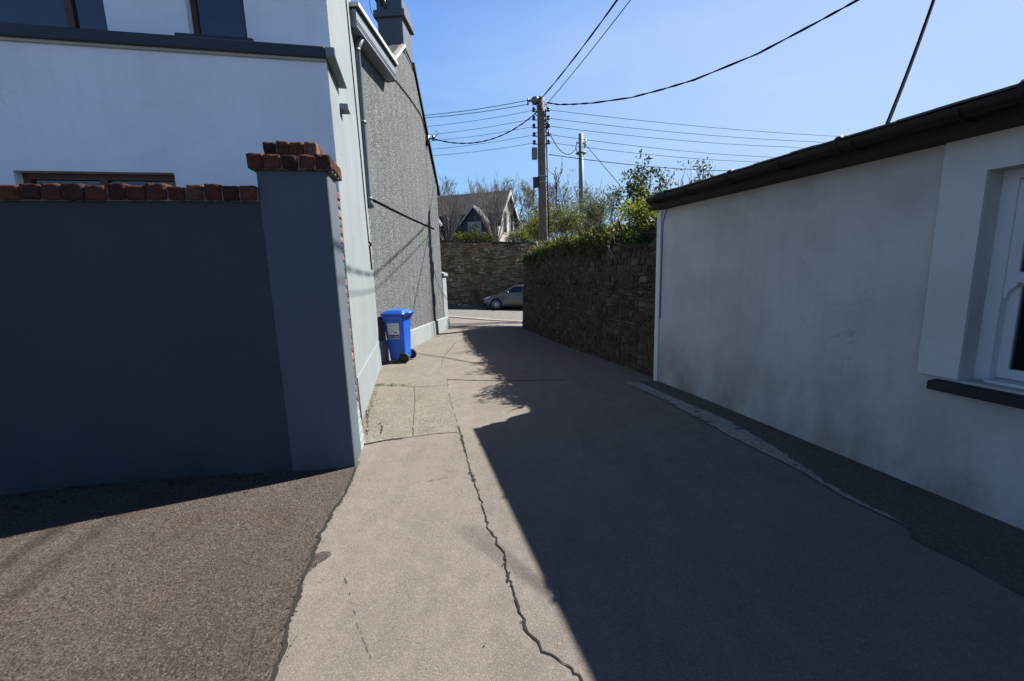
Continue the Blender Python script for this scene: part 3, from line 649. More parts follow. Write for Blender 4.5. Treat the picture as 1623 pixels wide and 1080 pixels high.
mb=MB(); mb.bbox(CF,(wu0+.232,.248,.982),(wu0+.508,.337,1.0),.004); mb.build('rim',M['sticker'],wbx)
# corner board and blue cable
mb=MB(); mb.box(CF,(-.012,-.018,-.2),(.075,-.001,2.36)); mb.box(CF,(-.03,.0,-.2),(-.001,.2,2.36)); mb.build('corner_board',M['paint'],cot)
mb=MB(); mb.tube([CF(.30,-.05,2.42),CF(.16,-.012,2.34),CF(.105,-.008,2.2),CF(.10,-.008,1.5),CF(.098,-.008,.9)],.006,6); mb.build('corner_cable',M['bluecable'],cot)
# eaves: soffit, fascia, half-round gutter and low roof
mb=MB(); mb.box(CF,(.06,-.20,2.385),(9,.0,2.42)); mb.box(CF,(.12,-.20,2.421),(9,-.175,2.53)); mb.build('fascia',M['fascia'],cot)
mb=MB(); 
npr=10; gp=[]
for i in range(41):
    u=.17+8.83*i/40
    for k in range(npr+1):
        t=math.pi*k/npr; gp.append(CF(u,-.262-.012*(u-.17)-.062*math.cos(t)*1,2.515-.065*math.sin(t)+.004*N(u*3,2)))
fs=[(i*(npr+1)+k,i*(npr+1)+k+1,(i+1)*(npr+1)+k+1,(i+1)*(npr+1)+k) for i in range(40) for k in range(npr)]
mb.add(gp,fs,None,True)
for u in (.55,1.6,2.7,3.7,4.7): mb.tube([CF(u,-.262-.012*u,2.506),CF(u+.03,-.262-.012*u,2.506)],.063,12)
gt=mb.build('gutter',M['gutter'],cot)
for u in [.35+.62*k for k in range(9)]:
    mb=MB(); mb.tube([CF(u,-.19,2.47),CF(u,-.20,2.44),CF(u,-.262-.012*u,2.438),CF(u,-.315-.012*u,2.46),CF(u,-.327-.012*u,2.50)],.007,5); mb.build('bracket',M['gutter'],gt)
mb=MB(); sl=math.tan(R(11.5))
for i in range(44):
    u0=.10+i*.2; u1=u0+.197; dz=.006*rng.random(); y0=-.275-.012*u0-.012*rng.random()
    mb.hexa([CF(u0,y0,2.535+dz),CF(u1,y0,2.535+dz),CF(u1,4,2.535+sl*4.27+dz),CF(u0,4,2.535+sl*4.27+dz),CF(u0,y0,2.548+dz),CF(u1,y0,2.548+dz),CF(u1,4,2.548+sl*4.27+dz),CF(u0,4,2.548+sl*4.27+dz)])
mb.build('roof',M['slateold'],cot)
mb=MB(); mb.hexa([CF(.08,-.2,2.43),CF(.115,-.2,2.43),CF(.115,3.9,3.24),CF(.08,3.9,3.24),CF(.08,-.2,2.534),CF(.115,-.2,2.534),CF(.115,3.9,3.36),CF(.08,3.9,3.36)]); mb.build('barge_board',M['fascia'],cot)
mb=MB(); mb.hexa([CF(.12,.36,2.42),CF(9,.36,2.42),CF(9,4,2.42),CF(.12,4,2.42),CF(.12,.36,2.6),CF(9,.36,2.6),CF(9,4,3.35),CF(.12,4,3.35)]); mb.box(CF,(.3,3.7,-.2),(9,4,2.41)); mb.build('rear_wall',M['cottage'],cot)

# ------------------------------------------------------------------ rubble walls
def stone_col(r,warm=1.):
    k=r.random()
    if k<.5: c=Vector((.15,.112,.072))
    elif k<.72: c=Vector((.155,.135,.10))
    elif k<.86: c=Vector((.155,.09,.06))
    else: c=Vector((.22,.20,.16))
    k=(.55+.8*r.random()); wm=warm if isinstance(warm,tuple) else (warm,)*3; return (c[0]*k*wm[0],c[1]*k*wm[1],c[2]*k*wm[2])
def rubble(mb,S,L,htop,hbot,r,h0,h1,l0,l1,warm=1.,bul=.03):
    """S(s,z,d): point on the wall at arclength s, height z, pushed out by d"""
    z=min(hbot(s) for s in arange(0,L,.5)); zmax=max(htop(s) for s in arange(0,L,.5))
    while z<zmax:
        h=h0+(h1-h0)*r.random()**1.5; s=-r.random()*l1
        while s<L:
            l=(l0+(l1-l0)*r.random()**1.6); a,b=max(0,s),min(L,s+l); s+=l+.006+.01*r.random()
            if b-a<.04: continue
            m=(a+b)/2; zo=.03*N(m*1.7,z*2,1)
            c0,c1=z+zo+.25*h*(r.random()-.5),z+h*(.70+.36*r.random())+zo
            if c1>htop(m)+.03*N(m*5,1): continue
            if c0<hbot(m)-.25: continue
            j=lambda q:(r.random()-.5)*q
            hh=c1-c0; e=min(hh,b-a)*.16
            # eight-point irregular outline
            o=[(a+e+j(.02),c0+j(.02)),(m+j(.03),c0+j(.012)),(b-e+j(.02),c0+j(.02)),(b+j(.008),(c0+c1)/2+j(.03)),(b-e+j(.02),c1+j(.02)),(m+j(.03),c1+j(.012)),(a+e+j(.02),c1+j(.02)),(a+j(.008),(c0+c1)/2+j(.03))]
            p=bul*(.25+.9*r.random()); tx=j(.5)*bul; tz=j(.6)*bul
            vs=[S(x,y,-.03) for x,y in o]; vs+=[S(x,y,p*.55) for x,y in o]
            cx,cy=m,(c0+c1)/2
            vs+=[S(cx+(x-cx)*.78,cy+(y-cy)*.74,p+tx*(x-cx)/(l+.01)+tz*(y-cy)/(hh+.01)) for x,y in o]
            fs=[]
            for q in (0,8):
                for i in range(8):
                    k=(i+1)%8; fs.append((q+i,q+k,q+8+k,q+8+i))
            fs.append(tuple(range(16,24)))
            mb.add(vs,fs,stone_col(r,warm))
        z+=h+.006
def polyline(pts):
    P_=[Vector((x,y,0)) for x,y in pts]; Ls=[0]
    for a,b in zip(P_,P_[1:]): Ls.append(Ls[-1]+(b-a).length)
    def at(s):
        s=max(0,min(Ls[-1],s))
        for i in range(len(P_)-1):
            if s<=Ls[i+1] or i==len(P_)-2:
                k=(s-Ls[i])/(Ls[i+1]-Ls[i]); p=P_[i].lerp(P_[i+1],k)
                def tg(j):
                    a=P_[max(j-1,0)]; b=P_[min(j+1,len(P_)-1)]; return (b-a).normalized()
                t=tg(i).lerp(tg(i+1),k).normalized(); return p,t
    return at,Ls[-1]
# lane-side wall, ending in a rounded corner
WP=[(2.12,6.12),(1.98,6.94),(1.76,7.91),(1.33,10.06),(.76,13.13),(.46,14.4),(.40,14.75),(.44,15.1),(.60,15.4),(.9,15.62),(1.5,15.8),(2.6,15.95),(4.5,16.1)]
wat,WL=polyline(WP)
def wtop(s): return lerp([(0,2.28),(1.2,2.20),(2.5,2.22),(5,2.26),(7,2.22),(8.3,2.1),(9.2,2.02),(10,2.1),(14,2.2)],s)
def WS(s,z,d):
    p,t=wat(s); n=Vector((-t.y,t.x,0))     # left of travel = lane side
    bat=.05*z+.10*ss(7.5,9.,s)*ss(.6,2.3,z)
    return Vector((p.x,p.y,z))+n*(d-bat)+Vector((0,0,0))
lw=thing('rubble_wall',(1.3,10.2,-.2),'tall brown rubble stone wall overhung with ivy, running along the right of the lane and rounding the corner','wall')
mb=MB(); r=random.Random(21); rubble(mb,WS,WL,wtop,lambda s:gz(wat(s)[0].x,wat(s)[0].y)-.1,r,.035,.12,.06,.27,.95,.022); mb.build('stonework',M['stone'],lw)
mb=MB(); ss_=arange(0,WL,.15); zz=[-.6+.14*k for k in range(21)]
for s in ss_:
    for k,z in enumerate(zz):
        zt=min(z,wtop(s)-.02); mb.v.append(tuple(WS(s,zt,.008*N(s*6,z*6,2)-.004)))
    p,t=wat(s); n=Vector((-t.y,t.x,0)); q=Vector(mb.v[-1])-n*.5; mb.v.append(tuple(q+Vector((0,0,.02)))); mb.v.append((q.x,q.y,-.6))
nz=len(zz)+2
for i in range(len(ss_)-1):
    for k in range(nz-1): mb.f.append((i*nz+k,(i+1)*nz+k,(i+1)*nz+k+1,i*nz+k+1)); mb.c.append((.5,)*3); mb.sm.append(False)
mb.build('mortar_core',M['stonemortar'],lw)
# wall across the street
BK=frame(-13,28.0,92.5)
def btop(s): return 4.02-.055*s
def BS(s,z,d): return BK(s,-d,z) 
sw=thing('street_wall',BK(9,0.2,-.6),'high old stone retaining wall with pale lichen patches on the far side of the street','wall')
mb=MB(); r=random.Random(31); rubble(mb,BS,19,btop,lambda s:-.9,r,.06,.15,.10,.42,(3.9,3.4,2.7),.02); mb.build('stonework',M['stone'],sw)
mb=MB(); mb.hexa([BK(0,.0,-1.6),BK(19,.0,-1.6),BK(19,.5,-1.6),BK(0,.5,-1.6),BK(0,.0,btop(0)+.0),BK(19,.0,btop(19)),BK(19,.5,btop(19)),BK(0,.5,btop(0))]); mb.build('mortar_core',M['stonemortar'],sw)
mb=MB(); 
for i in range(64):
    s=i*.3; mb.bbox(BK,(s+.004,-.06,btop(s)-.02+.02*N(i*.7,1)),(s+.296,.5,btop(s)+.07+.02*N(i*1.3,2)),.02)
mb.build('coping_stones',M['stonemortar'],sw)
# raised gardens behind the walls
def bank_z(x,y): return 2.12+.045*max(0,y-9)+.06*max(0,x-2)+.06*N(x*.8,y*.8)
mb=MB(); rows=arange(0.3,WL-3.2,.4)
for s in rows:
    p,t=wat(s); n=Vector((-t.y,t.x,0))
    for k in range(14):
        d=.3+k*.9
        q=p-n*d if s<8 else p.lerp(Vector((9,12.5,0)),min(1,(.3+k*.9)/12.))
        mb.v.append((q.x,q.y,bank_z(q.x,q.y)-(.15 if k==0 else 0)))
for i in range(len(rows)-1):
    for k in range(13): mb.f.append((i*14+k,i*14+k+1,(i+1)*14+k+1,(i+1)*14+k)); mb.c.append((.5,)*3); mb.sm.append(True)
mb.build('garden_bank',M['earth'],kind='structure')
def hill_z(x,y): return 2.9+.03*(y-29)+.4*N(x*.1,y*.1)
heightfield('hillside',M['earth'],arange(-60,70,3),arange(29.3,120,3),0,zf=hill_z)

# ------------------------------------------------------------------ wheelie bin
Wb=frame(*(Bn(.40,.34,0).xy),97.)     # x towards the handle (away from the house wall), y along -> left of heading = up the lane
bz=-.105
def WB(x,y,z): return Wb(x*.84-.035,y,z+bz)
bn=thing('wheelie_bin',WB(0,0,0),'bright blue wheelie bin with a white sticker standing against the house wall','bin')
mb=MB()
def ringb(hx0,hx1,hy,z,e=.05,n=4):
    pts=[]
    for cx,cy,a0 in ((hx1-e,hy-e,0),(hx0+e,hy-e,90),(hx0+e,-hy+e,180),(hx1-e,-hy+e,270)):
        for k in range(n+1):
            t=R(a0+90*k/n); pts.append((cx+e*math.cos(t),cy+e*math.sin(t),z))
    return pts
secs=[(-.175,.20,.175,.045,.05),(-.18,.215,.18,.10,.05),(-.24,.235,.22,.80,.05),(-.245,.24,.225,.84,.05),(-.265,.25,.24,.85,.05),(-.27,.252,.245,.93,.05),(-.255,.24,.23,.935,.05)]
rings=[ringb(a,b,h,z,e) for a,b,h,z,e in secs]; n=len(rings[0]); vs=[WB(*p) for rr in rings for p in rr]
fs=[(i*n+k,i*n+(k+1)%n,(i+1)*n+(k+1)%n,(i+1)*n+k) for i in range(len(rings)-1) for k in range(n)]+[tuple(range(n-1,-1,-1)),tuple(range((len(rings)-1)*n,len(rings)*n))]
mb.add(vs,fs,None,False)
for sx in (-.1,.08): mb.hexa([WB(sx,-.181,.12),WB(sx+.05,-.181,.12),WB(sx+.05,-.17,.12),WB(sx,-.17,.12),WB(sx,-.203,.44),WB(sx+.05,-.203,.44),WB(sx+.05,-.18,.44),WB(sx,-.18,.44)])
mb.build('body',M['binblue'],bn,bevel=.006)
secs=[(-.30,.27,.255,.94,.06),(-.305,.275,.26,.965,.06),(-.29,.27,.25,.985,.07),(-.2,.23,.19,1.035,.08),(-.14,.2,.14,1.045,.07)]
rings=[ringb(a,b,h,z,e) for a,b,h,z,e in secs]; vs=[WB(*p) for rr in rings for p in rr]
fs=[(i*n+k,i*n+(k+1)%n,(i+1)*n+(k+1)%n,(i+1)*n+k) for i in range(len(rings)-1) for k in range(n)]+[tuple(range(n-1,-1,-1)),tuple(range((len(rings)-1)*n,len(rings)*n))]
mb=MB(); mb.add(vs,fs); mb.build('lid',M['binblue'],bn,bevel=.006)
mb=MB()
for yy in (-.19,.19): mb.hexa([WB(.24,yy-.02,.88),WB(.345,yy-.02,.955),WB(.345,yy+.02,.955),WB(.24,yy+.02,.88),WB(.24,yy-.02,.96),WB(.345,yy-.02,1.0),WB(.345,yy+.02,1.0),WB(.24,yy+.02,.96)])
mb.tube([WB(.345,-.225,.978),WB(.345,.225,.978)],.024,10); mb.build('handle',M['binblue'],bn)
for yy in (-.215,.215):
    mb=MB(); mb.lathe(WB(.20,yy-.03,.10),[(.07,0),(.095,.004),(.10,.012),(.10,.048),(.095,.056),(.07,.06)],22,Wb.l); wh=mb.build('wheel',M['bindark'],bn)
    mb=MB(); mb.lathe(WB(.20,yy-.034,.10),[(.0,0),(.05,.0),(.058,.004),(.058,.064),(.05,.068),(.0,.068)],16,Wb.l); mb.build('hub',M['bindark'],wh)
mb=MB(); mb.tube([WB(.20,-.2,.10),WB(.20,.2,.10)],.014,8); mb.build('axle',M['metal'],bn)
# sticker on the side facing the viewer: follows the taper of the body
def ST(x,z,o=.004):   # point on the side wall
    k=(z-.10)/.70; hy=.18+.04*k; return WB(x,-hy-o,z)
mb=MB(); mb.quad(ST(-.135,.48),ST(.125,.48),ST(.13,.79),ST(-.155,.79)); st=mb.build('sticker',M['sticker'],bn)
mb=MB(); mb.quad(ST(-.128,.49,.005),ST(.12,.49,.005),ST(.122,.565,.005),ST(-.131,.565,.005))
mb.build('sticker_band',M['ink'],st); mb=MB()
for k in range(9):
    t0=R(60+30*k); t1=R(60+30*(k+1)) 
    if k<8: mb.quad(ST(-.115+.022*math.cos(t0),.745+.026*math.sin(t0),.0055),ST(-.115+.022*math.cos(t1),.745+.026*math.sin(t1),.0055),ST(-.115+.015*math.cos(t1),.745+.017*math.sin(t1),.0055),ST(-.115+.015*math.cos(t0),.745+.017*math.sin(t0),.0055))
mb.build('sticker_emblem',M['ink'],st)
mb=MB(); mb.quad(ST(-.02,.60,.0055),ST(.06,.60,.0055),ST(.075,.622,.0055),ST(0,.615,.0055)); mb.build('sticker_swoosh',M['ink'],st)
mb=MB(); mb.quad(ST(-.08,.612,.0054),ST(-.03,.612,.0054),ST(-.025,.648,.0054),ST(-.075,.65,.0054)); mb.build('sticker_picture',M['inkgreen'],st)
def lettering(body,x,z,size,mat,parent,o=.006,width=None):
    cu=bpy.data.curves.new('lettering','FONT'); cu.body=body; cu.size=1.; cu.resolution_u=2
    ob=bpy.data.objects.new('lettering',cu); col.objects.link(ob)
    me=bpy.data.meshes.new_from_object(ob.evaluated_get(bpy.context.evaluated_depsgraph_get()))
    bpy.data.objects.remove(ob); bpy.data.curves.remove(cu)
    w=max(v.co.x for v in me.vertices)-min(v.co.x for v in me.vertices)
    sx=(width/w) if width else size
    mb=MB(); mb.add([ST(x+v.co.x*sx,z+v.co.y*size,o) for v in me.vertices],[tuple(p.vertices) for p in me.polygons])
    bpy.data.meshes.remove(me)
    return mb.build('lettering',mat,parent)
bpy.context.view_layer.update()
lettering('COUNTRY',-.092,.735,.032,M['ink'],st,width=.125)
lettering('CLEAN',.042,.735,.032,M['inkgreen'],st,width=.075)
lettering('Recycling Service',-.13,.675,.028,M['inkgreen'],st,width=.235)
lettering('022 46646',-.12,.507,.055,M['sticker'],st,.0062,width=.225)

# ------------------------------------------------------------------ parked car
Ca=frame(-1.66,25.5,93.)   # x from the nose to the tail
cz=gz(-.9,25.3)+.012
def CA(x,y,z): return Ca(x,-y,z*.97+cz)   # y>0 towards the viewer (right of heading)
car=thing('parked_car',CA(2,-.85,0),'silver-grey hatchback parked by the far street wall, only its front half showing','car')
LZ=[(0,.42),(.03,.62),(.12,.72),(.5,.84),(.95,.93),(1.15,.98),(1.6,.99),(2.6,1.0),(3.4,1.02),(3.85,1.0),(4.02,.9),(4.1,.5)]     # belt
TZ=[(0,.42),(.03,.62),(.12,.735),(.5,.865),(.95,.97),(1.15,1.08),(1.55,1.30),(1.85,1.42),(2.3,1.47),(2.9,1.46),(3.4,1.38),(3.8,1.16),(4.02,.93),(4.1,.5)]
def half(x): return .84*min(1,(.62+.38*ss(0,.45,x)))*(1-.12*ss(3.6,4.1,x))
def sect(x,k,o=0):   # k 0..1 sill->belt ; 1..2 belt->roof edge; 2..3 roof edge->centre
    w=half(x)+o; zb=lerp(LZ,x); zt=lerp(TZ,x); g=zt-zb
    if k<=1:
        z=.22+(zb-.22)*k; y=-.85+w*(.93+.07*math.sin(math.pi*min(1,k*1.15)))
    elif k<=2:
        t=k-1; z=zb+(g*.93)*t; y=-.85+w-.02-(.22*min(1,g/.4)+.02)*t
    else:
        t=k-2; yr=w-.02-(.22*min(1,g/.4)+.02); z=zb+g*.93+g*.07*math.sin(t*math.pi/2)+o; y=-.85+yr*(1-t)
    return y,z
xs=[0,.03,.12,.25,.5,.75,.95,1.15,1.35,1.55,1.85,2.3,2.6,2.9,3.2,3.4,3.6,3.8,4.02,4.1]; ks=[0,.2,.4,.6,.8,1,1.25,1.5,1.75,2,2.33,2.66,3]
mb=MB(); m=2*len(ks)-1
for x in xs:
    L=[sect(x,k) for k in ks]; L+= [(-1.7-y,z) for y,z in reversed(L[:-1])]
    mb.v+= [tuple(CA(x,y,z)) for y,z in L]
for i in range(len(xs)-1):
    for k in range(m-1): mb.f.append((i*m+k,(i+1)*m+k,(i+1)*m+k+1,i*m+k+1)); mb.c.append((.5,)*3); mb.sm.append(True)
for i in (0,len(xs)-1): mb.f.append(tuple(range(i*m,(i+1)*m))); mb.c.append((.5,)*3); mb.sm.append(False)
mb.build('body',M['car'],car)
def patch(name,x0f,x1f,ks,mat,parent,o=.008,n=10):
    for sgn in (1,-1):
        mb=MB()
        for k in ks:
            a,b=x0f(k),x1f(k)
            for i in range(n+1):
                x=a+(b-a)*i/n; y,z=sect(x,k,o); 
                if sgn<0: y=-1.7-y
                mb.v.append(tuple(CA(x,y,z)))
        for j in range(len(ks)-1):
            for i in range(n): mb.f.append((j*(n+1)+i,j*(n+1)+i+1,(j+1)*(n+1)+i+1,(j+1)*(n+1)+i)); mb.c.append((.5,)*3); mb.sm.append(True)
        mb.build(name,mat,parent)
patch('side_window',lambda k:1.28+.55*(k-1.05),lambda k:2.35,[1.06,1.3,1.6,1.9],M['glass'],car)
patch('side_window',lambda k:2.42,lambda k:3.45-.3*(k-1.05),[1.06,1.3,1.6,1.9],M['glass'],car)
mb=MB()
for k in (2.02,2.33,2.66,3.):
    for x in (1.06,1.3,1.55,1.78):
        y,z=sect(x,k,.006); mb.v.append(tuple(CA(x,y,z)))
for k in (2.66,2.33,2.02):
    for x in (1.06,1.3,1.55,1.78):
        y,z=sect(x,k,.006); mb.v.append(tuple(CA(x,-1.7-y,z)))
for j in range(6):
    for i in range(3): mb.f.append((j*4+i,j*4+i+1,(j+1)*4+i+1,(j+1)*4+i)); mb.c.append((.5,)*3); mb.sm.append(True)
mb.build('windscreen',M['glass'],car)
for sg in (0,1):
    yy=lambda v:(v if sg==0 else -1.7-v)
    for wx in (.78,3.3):
        mb=MB(); mb.lathe(CA(wx,yy(.0)-.0,.33),[(.37,-.02),(.37,.004),(.30,.005)],24,-Ca.l*(1 if sg==0 else -1)); mb.build('wheel_arch',M['bindark'],car)
        d=1 if sg==0 else -1
        mb=MB(); mb.lathe(CA(wx,yy(-.2),.325),[(.22,0),(.30,.0),(.325,.03),(.325,.20),(.30,.225),(.225,.23)],26,-Ca.l*d); wh=mb.build('wheel',M['bindark'],car)
        mb=MB(); mb.lathe(CA(wx,yy(-.2),.325),[(.215,.19),(.225,.233),(.2,.234),(.195,.2)],24,-Ca.l*d)
        for q in range(7):
            t=2*math.pi*q/7; c_,s_=math.cos(t),math.sin(t)
            mb.add([CA(wx+.035*-s_,yy(.035),.325+.035*c_),CA(wx-.035*-s_,yy(.035),.325-.035*c_),CA(wx+.2*c_-.02*-s_,yy(.028),.325+.2*s_-.02*c_),CA(wx+.2*c_+.02*-s_,yy(.028),.325+.2*s_+.02*c_)],[(0,1,2,3)])
        mb.lathe(CA(wx,yy(-.2),.325),[(.0,.236),(.05,.238),(.055,.22)],12,-Ca.l*d); mb.build('rim',M['alloy'],wh)
    mb=MB(); mb.hexa([CA(.07,yy(-.16),.64),CA(.42,yy(-.022),.74),CA(.42,yy(-.12),.74),CA(.07,yy(-.36),.64),CA(.11,yy(-.17),.73),CA(.46,yy(-.05),.835),CA(.46,yy(-.14),.84),CA(.11,yy(-.36),.735)]); mb.build('headlight',M['lamp'],car)
    mb=MB(); mb.bbox(CA,(1.42,yy(-.02),.99) if sg==0 else (1.42,yy(.16),.99),(1.56,yy(.16),1.10) if sg==0 else (1.56,yy(-.02),1.10),.03); mb.build('wing_mirror',M['car'],car)
    mb=MB(); mb.bbox(CA,(2.1,yy(-.005) if sg==0 else yy(.03),.86),(2.28,yy(.03) if sg==0 else yy(-.005),.885),.008); mb.build('door_handle',M['gutter'],car)
    for dx in (1.22,2.38,3.25):
        mb=MB()
        for z0,z1 in ((.3,.95),):
            k0,k1=.12,.98; a=sect(dx,k0,.003); b2=sect(dx,.5,.003); c2=sect(dx,k1,.003)
            for (p,q) in ((a,b2),(b2,c2)): mb.quad(CA(dx,yy(p[0]+.002),p[1]),CA(dx+.012,yy(p[0]+.002),p[1]),CA(dx+.012,yy(q[0]+.002),q[1]),CA(dx,yy(q[0]+.002),q[1]))
        mb.build('door_seam',M['gutter'],car)
mb=MB(); mb.box(CA,(.02,-1.5,.22),(.06,-.2,.40)); mb.box(CA,(.5,-1.6,.16),(3.9,-.1,.24)); mb.build('bumper_grille',M['bindark'],car)

# ------------------------------------------------------------------ poles
PX,PY=1.19,15.1
def PZ(py): return 1.65+(427-py)/676.*15.1*1.02       # height on the pole
pole=thing('utility_pole',(PX,PY,2.2),'brown wooden utility pole with many insulators and overhead wires, rising behind the wall','utility pole')
mb=MB(); mb.tube([(PX,PY,.3+(7.18-.3)*k/10) for k in range(11)],[.165-.0045*k for k in range(11)],14); mb.build('shaft',M['polewood'],pole)
levL=[7.06,6.95,6.81,6.55,6.31,6.05,5.80]; 
for z in levL[2:]:
    for sx in (-1,1):
        mb=MB(); x=PX+sx*.24
        mb.tube([(PX+sx*.1,PY,z-.06),(x,PY-.02,z-.06)],.016,6); mb.lathe((x,PY-.02,z-.08),[(.02,0),(.055,.02),(.05,.06),(.035,.075),(.055,.09),(.045,.13),(.02,.15)],10); mb.build('insulator',M['insul'],pole)
mb=MB(); mb.tube([(PX-.42,PY,7.10),(PX+.1,PY,7.04)],.04,8); mb.tube([(PX-.42,PY,6.96),(PX-.42,PY,7.16)],.03,6); mb.lathe((PX-.18,PY-.05,6.98),[(.1,0),(.13,.04),(.13,.16),(.08,.2)],10); mb.build('top_bracket',M['metal'],pole)
for k in range(26):
    mb=MB()
    a=rng.random()*6.28; z=6.1+1.05*rng.random(); r0=.13
    p=Vector((PX+r0*math.cos(a),PY+r0*math.sin(a),z)); q=p+Vector((math.cos(a)*.1*rng.random(),math.sin(a)*.1*rng.random(),-.25*rng.random())); mb.tube([p,q+Vector((math.cos(a)*.06,math.sin(a)*.06,.1)),q],.012,4); mb.build('wire_clamp',M['insul'],pole)
mb=MB(); mb.bbox(lambda x,y,z:Vector((PX+x,PY+y,z)),(-.33,-.10,5.27),(-.15,.10,5.62),.01); mb.build('junction_box',M['metal'],pole)
mb=MB(); mb.bbox(lambda x,y,z:Vector((PX+x,PY+y,z)),(-.31,-.12,4.36),(-.14,.08,4.68),.02); mb.build('cable_box',M['insul'],pole)
mb=MB(); mb.tube([(PX+.15,PY-.05,6.8),(PX+.17,PY-.05,5.),(PX+.18,PY-.06,3.5),(PX+.2,PY-.06,2.2)],.022,6); mb.build('riser_cable',M['cable'],pole)
for z in (4.70,4.50):
    mb=MB(); mb.lathe((PX,PY,z),[(.153,0),(.158,.0),(.158,.03),(.153,.03)],14); mb.build('steel_band',M['flash'],pole)
QX,QY=3.17,19.0
sp=thing('grey_pole',(QX,QY,2.3),'slender pale grey pole standing among the bushes right of the wooden utility pole','pole')
mb=MB(); mb.tube([(QX,QY,2.0),(QX-.02,QY,7.15)],[.115,.095],12); mb.build('shaft',M['galv'],sp)
mb=MB(); mb.lathe((QX-.015,QY,6.35),[(.2,0),(.23,.03),(.23,.05),(.1,.07)],12); mb.tube([(QX-.2,QY,6.8),(QX+.2,QY,6.75)],.028,6); mb.tube([(QX+.14,QY,6.6),(QX+.18,QY,6.95)],.035,6); mb.tube([(QX-.16,QY,6.4),(QX-.24,QY,6.6),(QX-.18,QY,6.85)],.016,5); mb.build('cross_fitting',M['metal'],sp)

# overhead cables: (points start,end, sag, radius)
def cable(a,b,sag,rad,label,ext=0,grp=None,n=28,twist=False):
    a,b=Vector(a),Vector(b); mb=MB(); pts=[]
    m=int(n*(1+ext))
    for i in range(m+1):
        k=i/n; p=a.lerp(b,k); p.z-=4*sag*k*(1-k) if k<=1 else 0
        if k>1: p=b+(b-a)*(k-1)
        pts.append(p)
    if twist:
        for ph in (0,math.pi):
            q=[p+Vector((math.cos(i*1.3+ph),math.sin(i*1.3+ph)*.4,math.sin(i*1.3+ph)))*rad*.7 for i,p in enumerate(pts)]; mb.tube(q,rad*.75,5)
    else: mb.tube(pts,rad,5)
    o=mb.build('overhead_cable',M['cable'],base=a); tag(o,label,'cable',grp); return o
zl=[7.10,6.98,6.79,6.53,6.29,6.03,5.78]
ORD=['topmost','second','third','fourth','fifth','sixth','lowest']
LE=[(672,183),(673,187),(674,201),(676,214),(678,224),(681,237),(684,247)]
F_=676.25
UP=Vector((-.0313,.9859,.1642)); FD=Vector((0,.1643,-.9864)); 
def at_px(px,py,y):
    """point seen at a photo pixel, at forward distance y (used once to survey the cable ends)"""
    c=Vector((px-811.5,540-py,-F_)); X=Vector((.9995,.0318,0)); Z=Vector((-.0313,.9859,.1642)); Yv=Z.cross(X)
    d=Vector((c.dot(X),c.dot(Yv),c.dot(Z))); return Vector((0,0,1.65))+d*(y/d.y)
for i,((px,py),z) in enumerate(zip(LE,zl)):
    a=(PX-(.42 if i<2 else .24),PY-.02,z); b=at_px(px,py,17.5)
    cable(a,b,.05,.011 if i<2 else .007,ORD[i]+' wire running left from the utility pole towards the pebbledash gable',ext=2.0,grp='wires left of the pole')
RE=[(1340,217),(1290,225),(1245,233),(1215,249),(1200,257),(1150,271)]
RS=[6.79,6.53,6.29,6.03,5.78,5.40]
for i,((px,py),z) in enumerate(zip(RE,RS)):
    cable((PX+.24,PY-.02,z),at_px(px,py,19.5),.10,(.013 if i==5 else .008),(['topmost','second','third','fourth','fifth (faintest)','lowest and thickest'][i])+' wire running right from the utility pole to behind the cottage roof',ext=1.2,grp='wires right of the pole')
cable((PX-.0,PY-.1,7.1),(5.0,-3,8.35),.64,.016,'thick twisted cable climbing steeply from the pole top overhead, left one of two',twist=True,n=40)
cable((PX+.15,PY-.1,6.9),(5.6,-3,8.35),.46,.010,'thin wire climbing steeply from the pole top overhead, right one of two',n=40)
A=at_px(867,163,15.0); mb=MB(); CP=[(885,166,14.6),(910,165.5,14.1),(940,163.5,13.6),(1000,155,12.6),(1050,142,11.9),(1100,127,11.2),(1200,86,10.1),(1300,33,9.2),(1360,0,8.7),(1450,-50,8.1),(1560,-115,7.4)]
pts=[A]+[at_px(*q) for q in CP]; fine=[]
for i in range(len(pts)-1):
    for k in range(5): fine.append(pts[i].lerp(pts[i+1],k/5))
fine.append(pts[-1])
for ph in (0,math.pi): mb.tube([p+Vector((math.cos(i*1.1+ph)*.5,0,math.sin(i*1.1+ph)))*.013 for i,p in enumerate(fine)],.014,5)
tag(mb.build('overhead_cable',M['cable'],base=A),'twisted black cable sagging from the pole and sweeping up to the right across the sky','cable')
a=Cn(2.95,.2,2.54); b=at_px(1480,0,4.0); cable(a,b,.03,.013,'thick black cable rising from the cottage gutter into the sky',ext=5,n=20)
cable(Bn(5.26,.22,5.5),(PX-.12,PY,6.75),.45,.016,'sagging service cable from the pebbledash gable bracket up to the pole',twist=True,n=34)
cable((PX+.15,PY-.05,6.35),(QX-.2,QY,6.6),.55,.014,'short slack cable dropping from the utility pole to the grey pole')
cable((QX+.15,QY,6.75),at_px(988,300,17.),.0,.012,'thin stay wire slanting down right from the grey pole into the bushes')
cable((QX-.6,QY-.9,4.0),(QX+.12,QY-.1,3.1),.0,.009,'pale short stay wire at the foot of the grey pole')

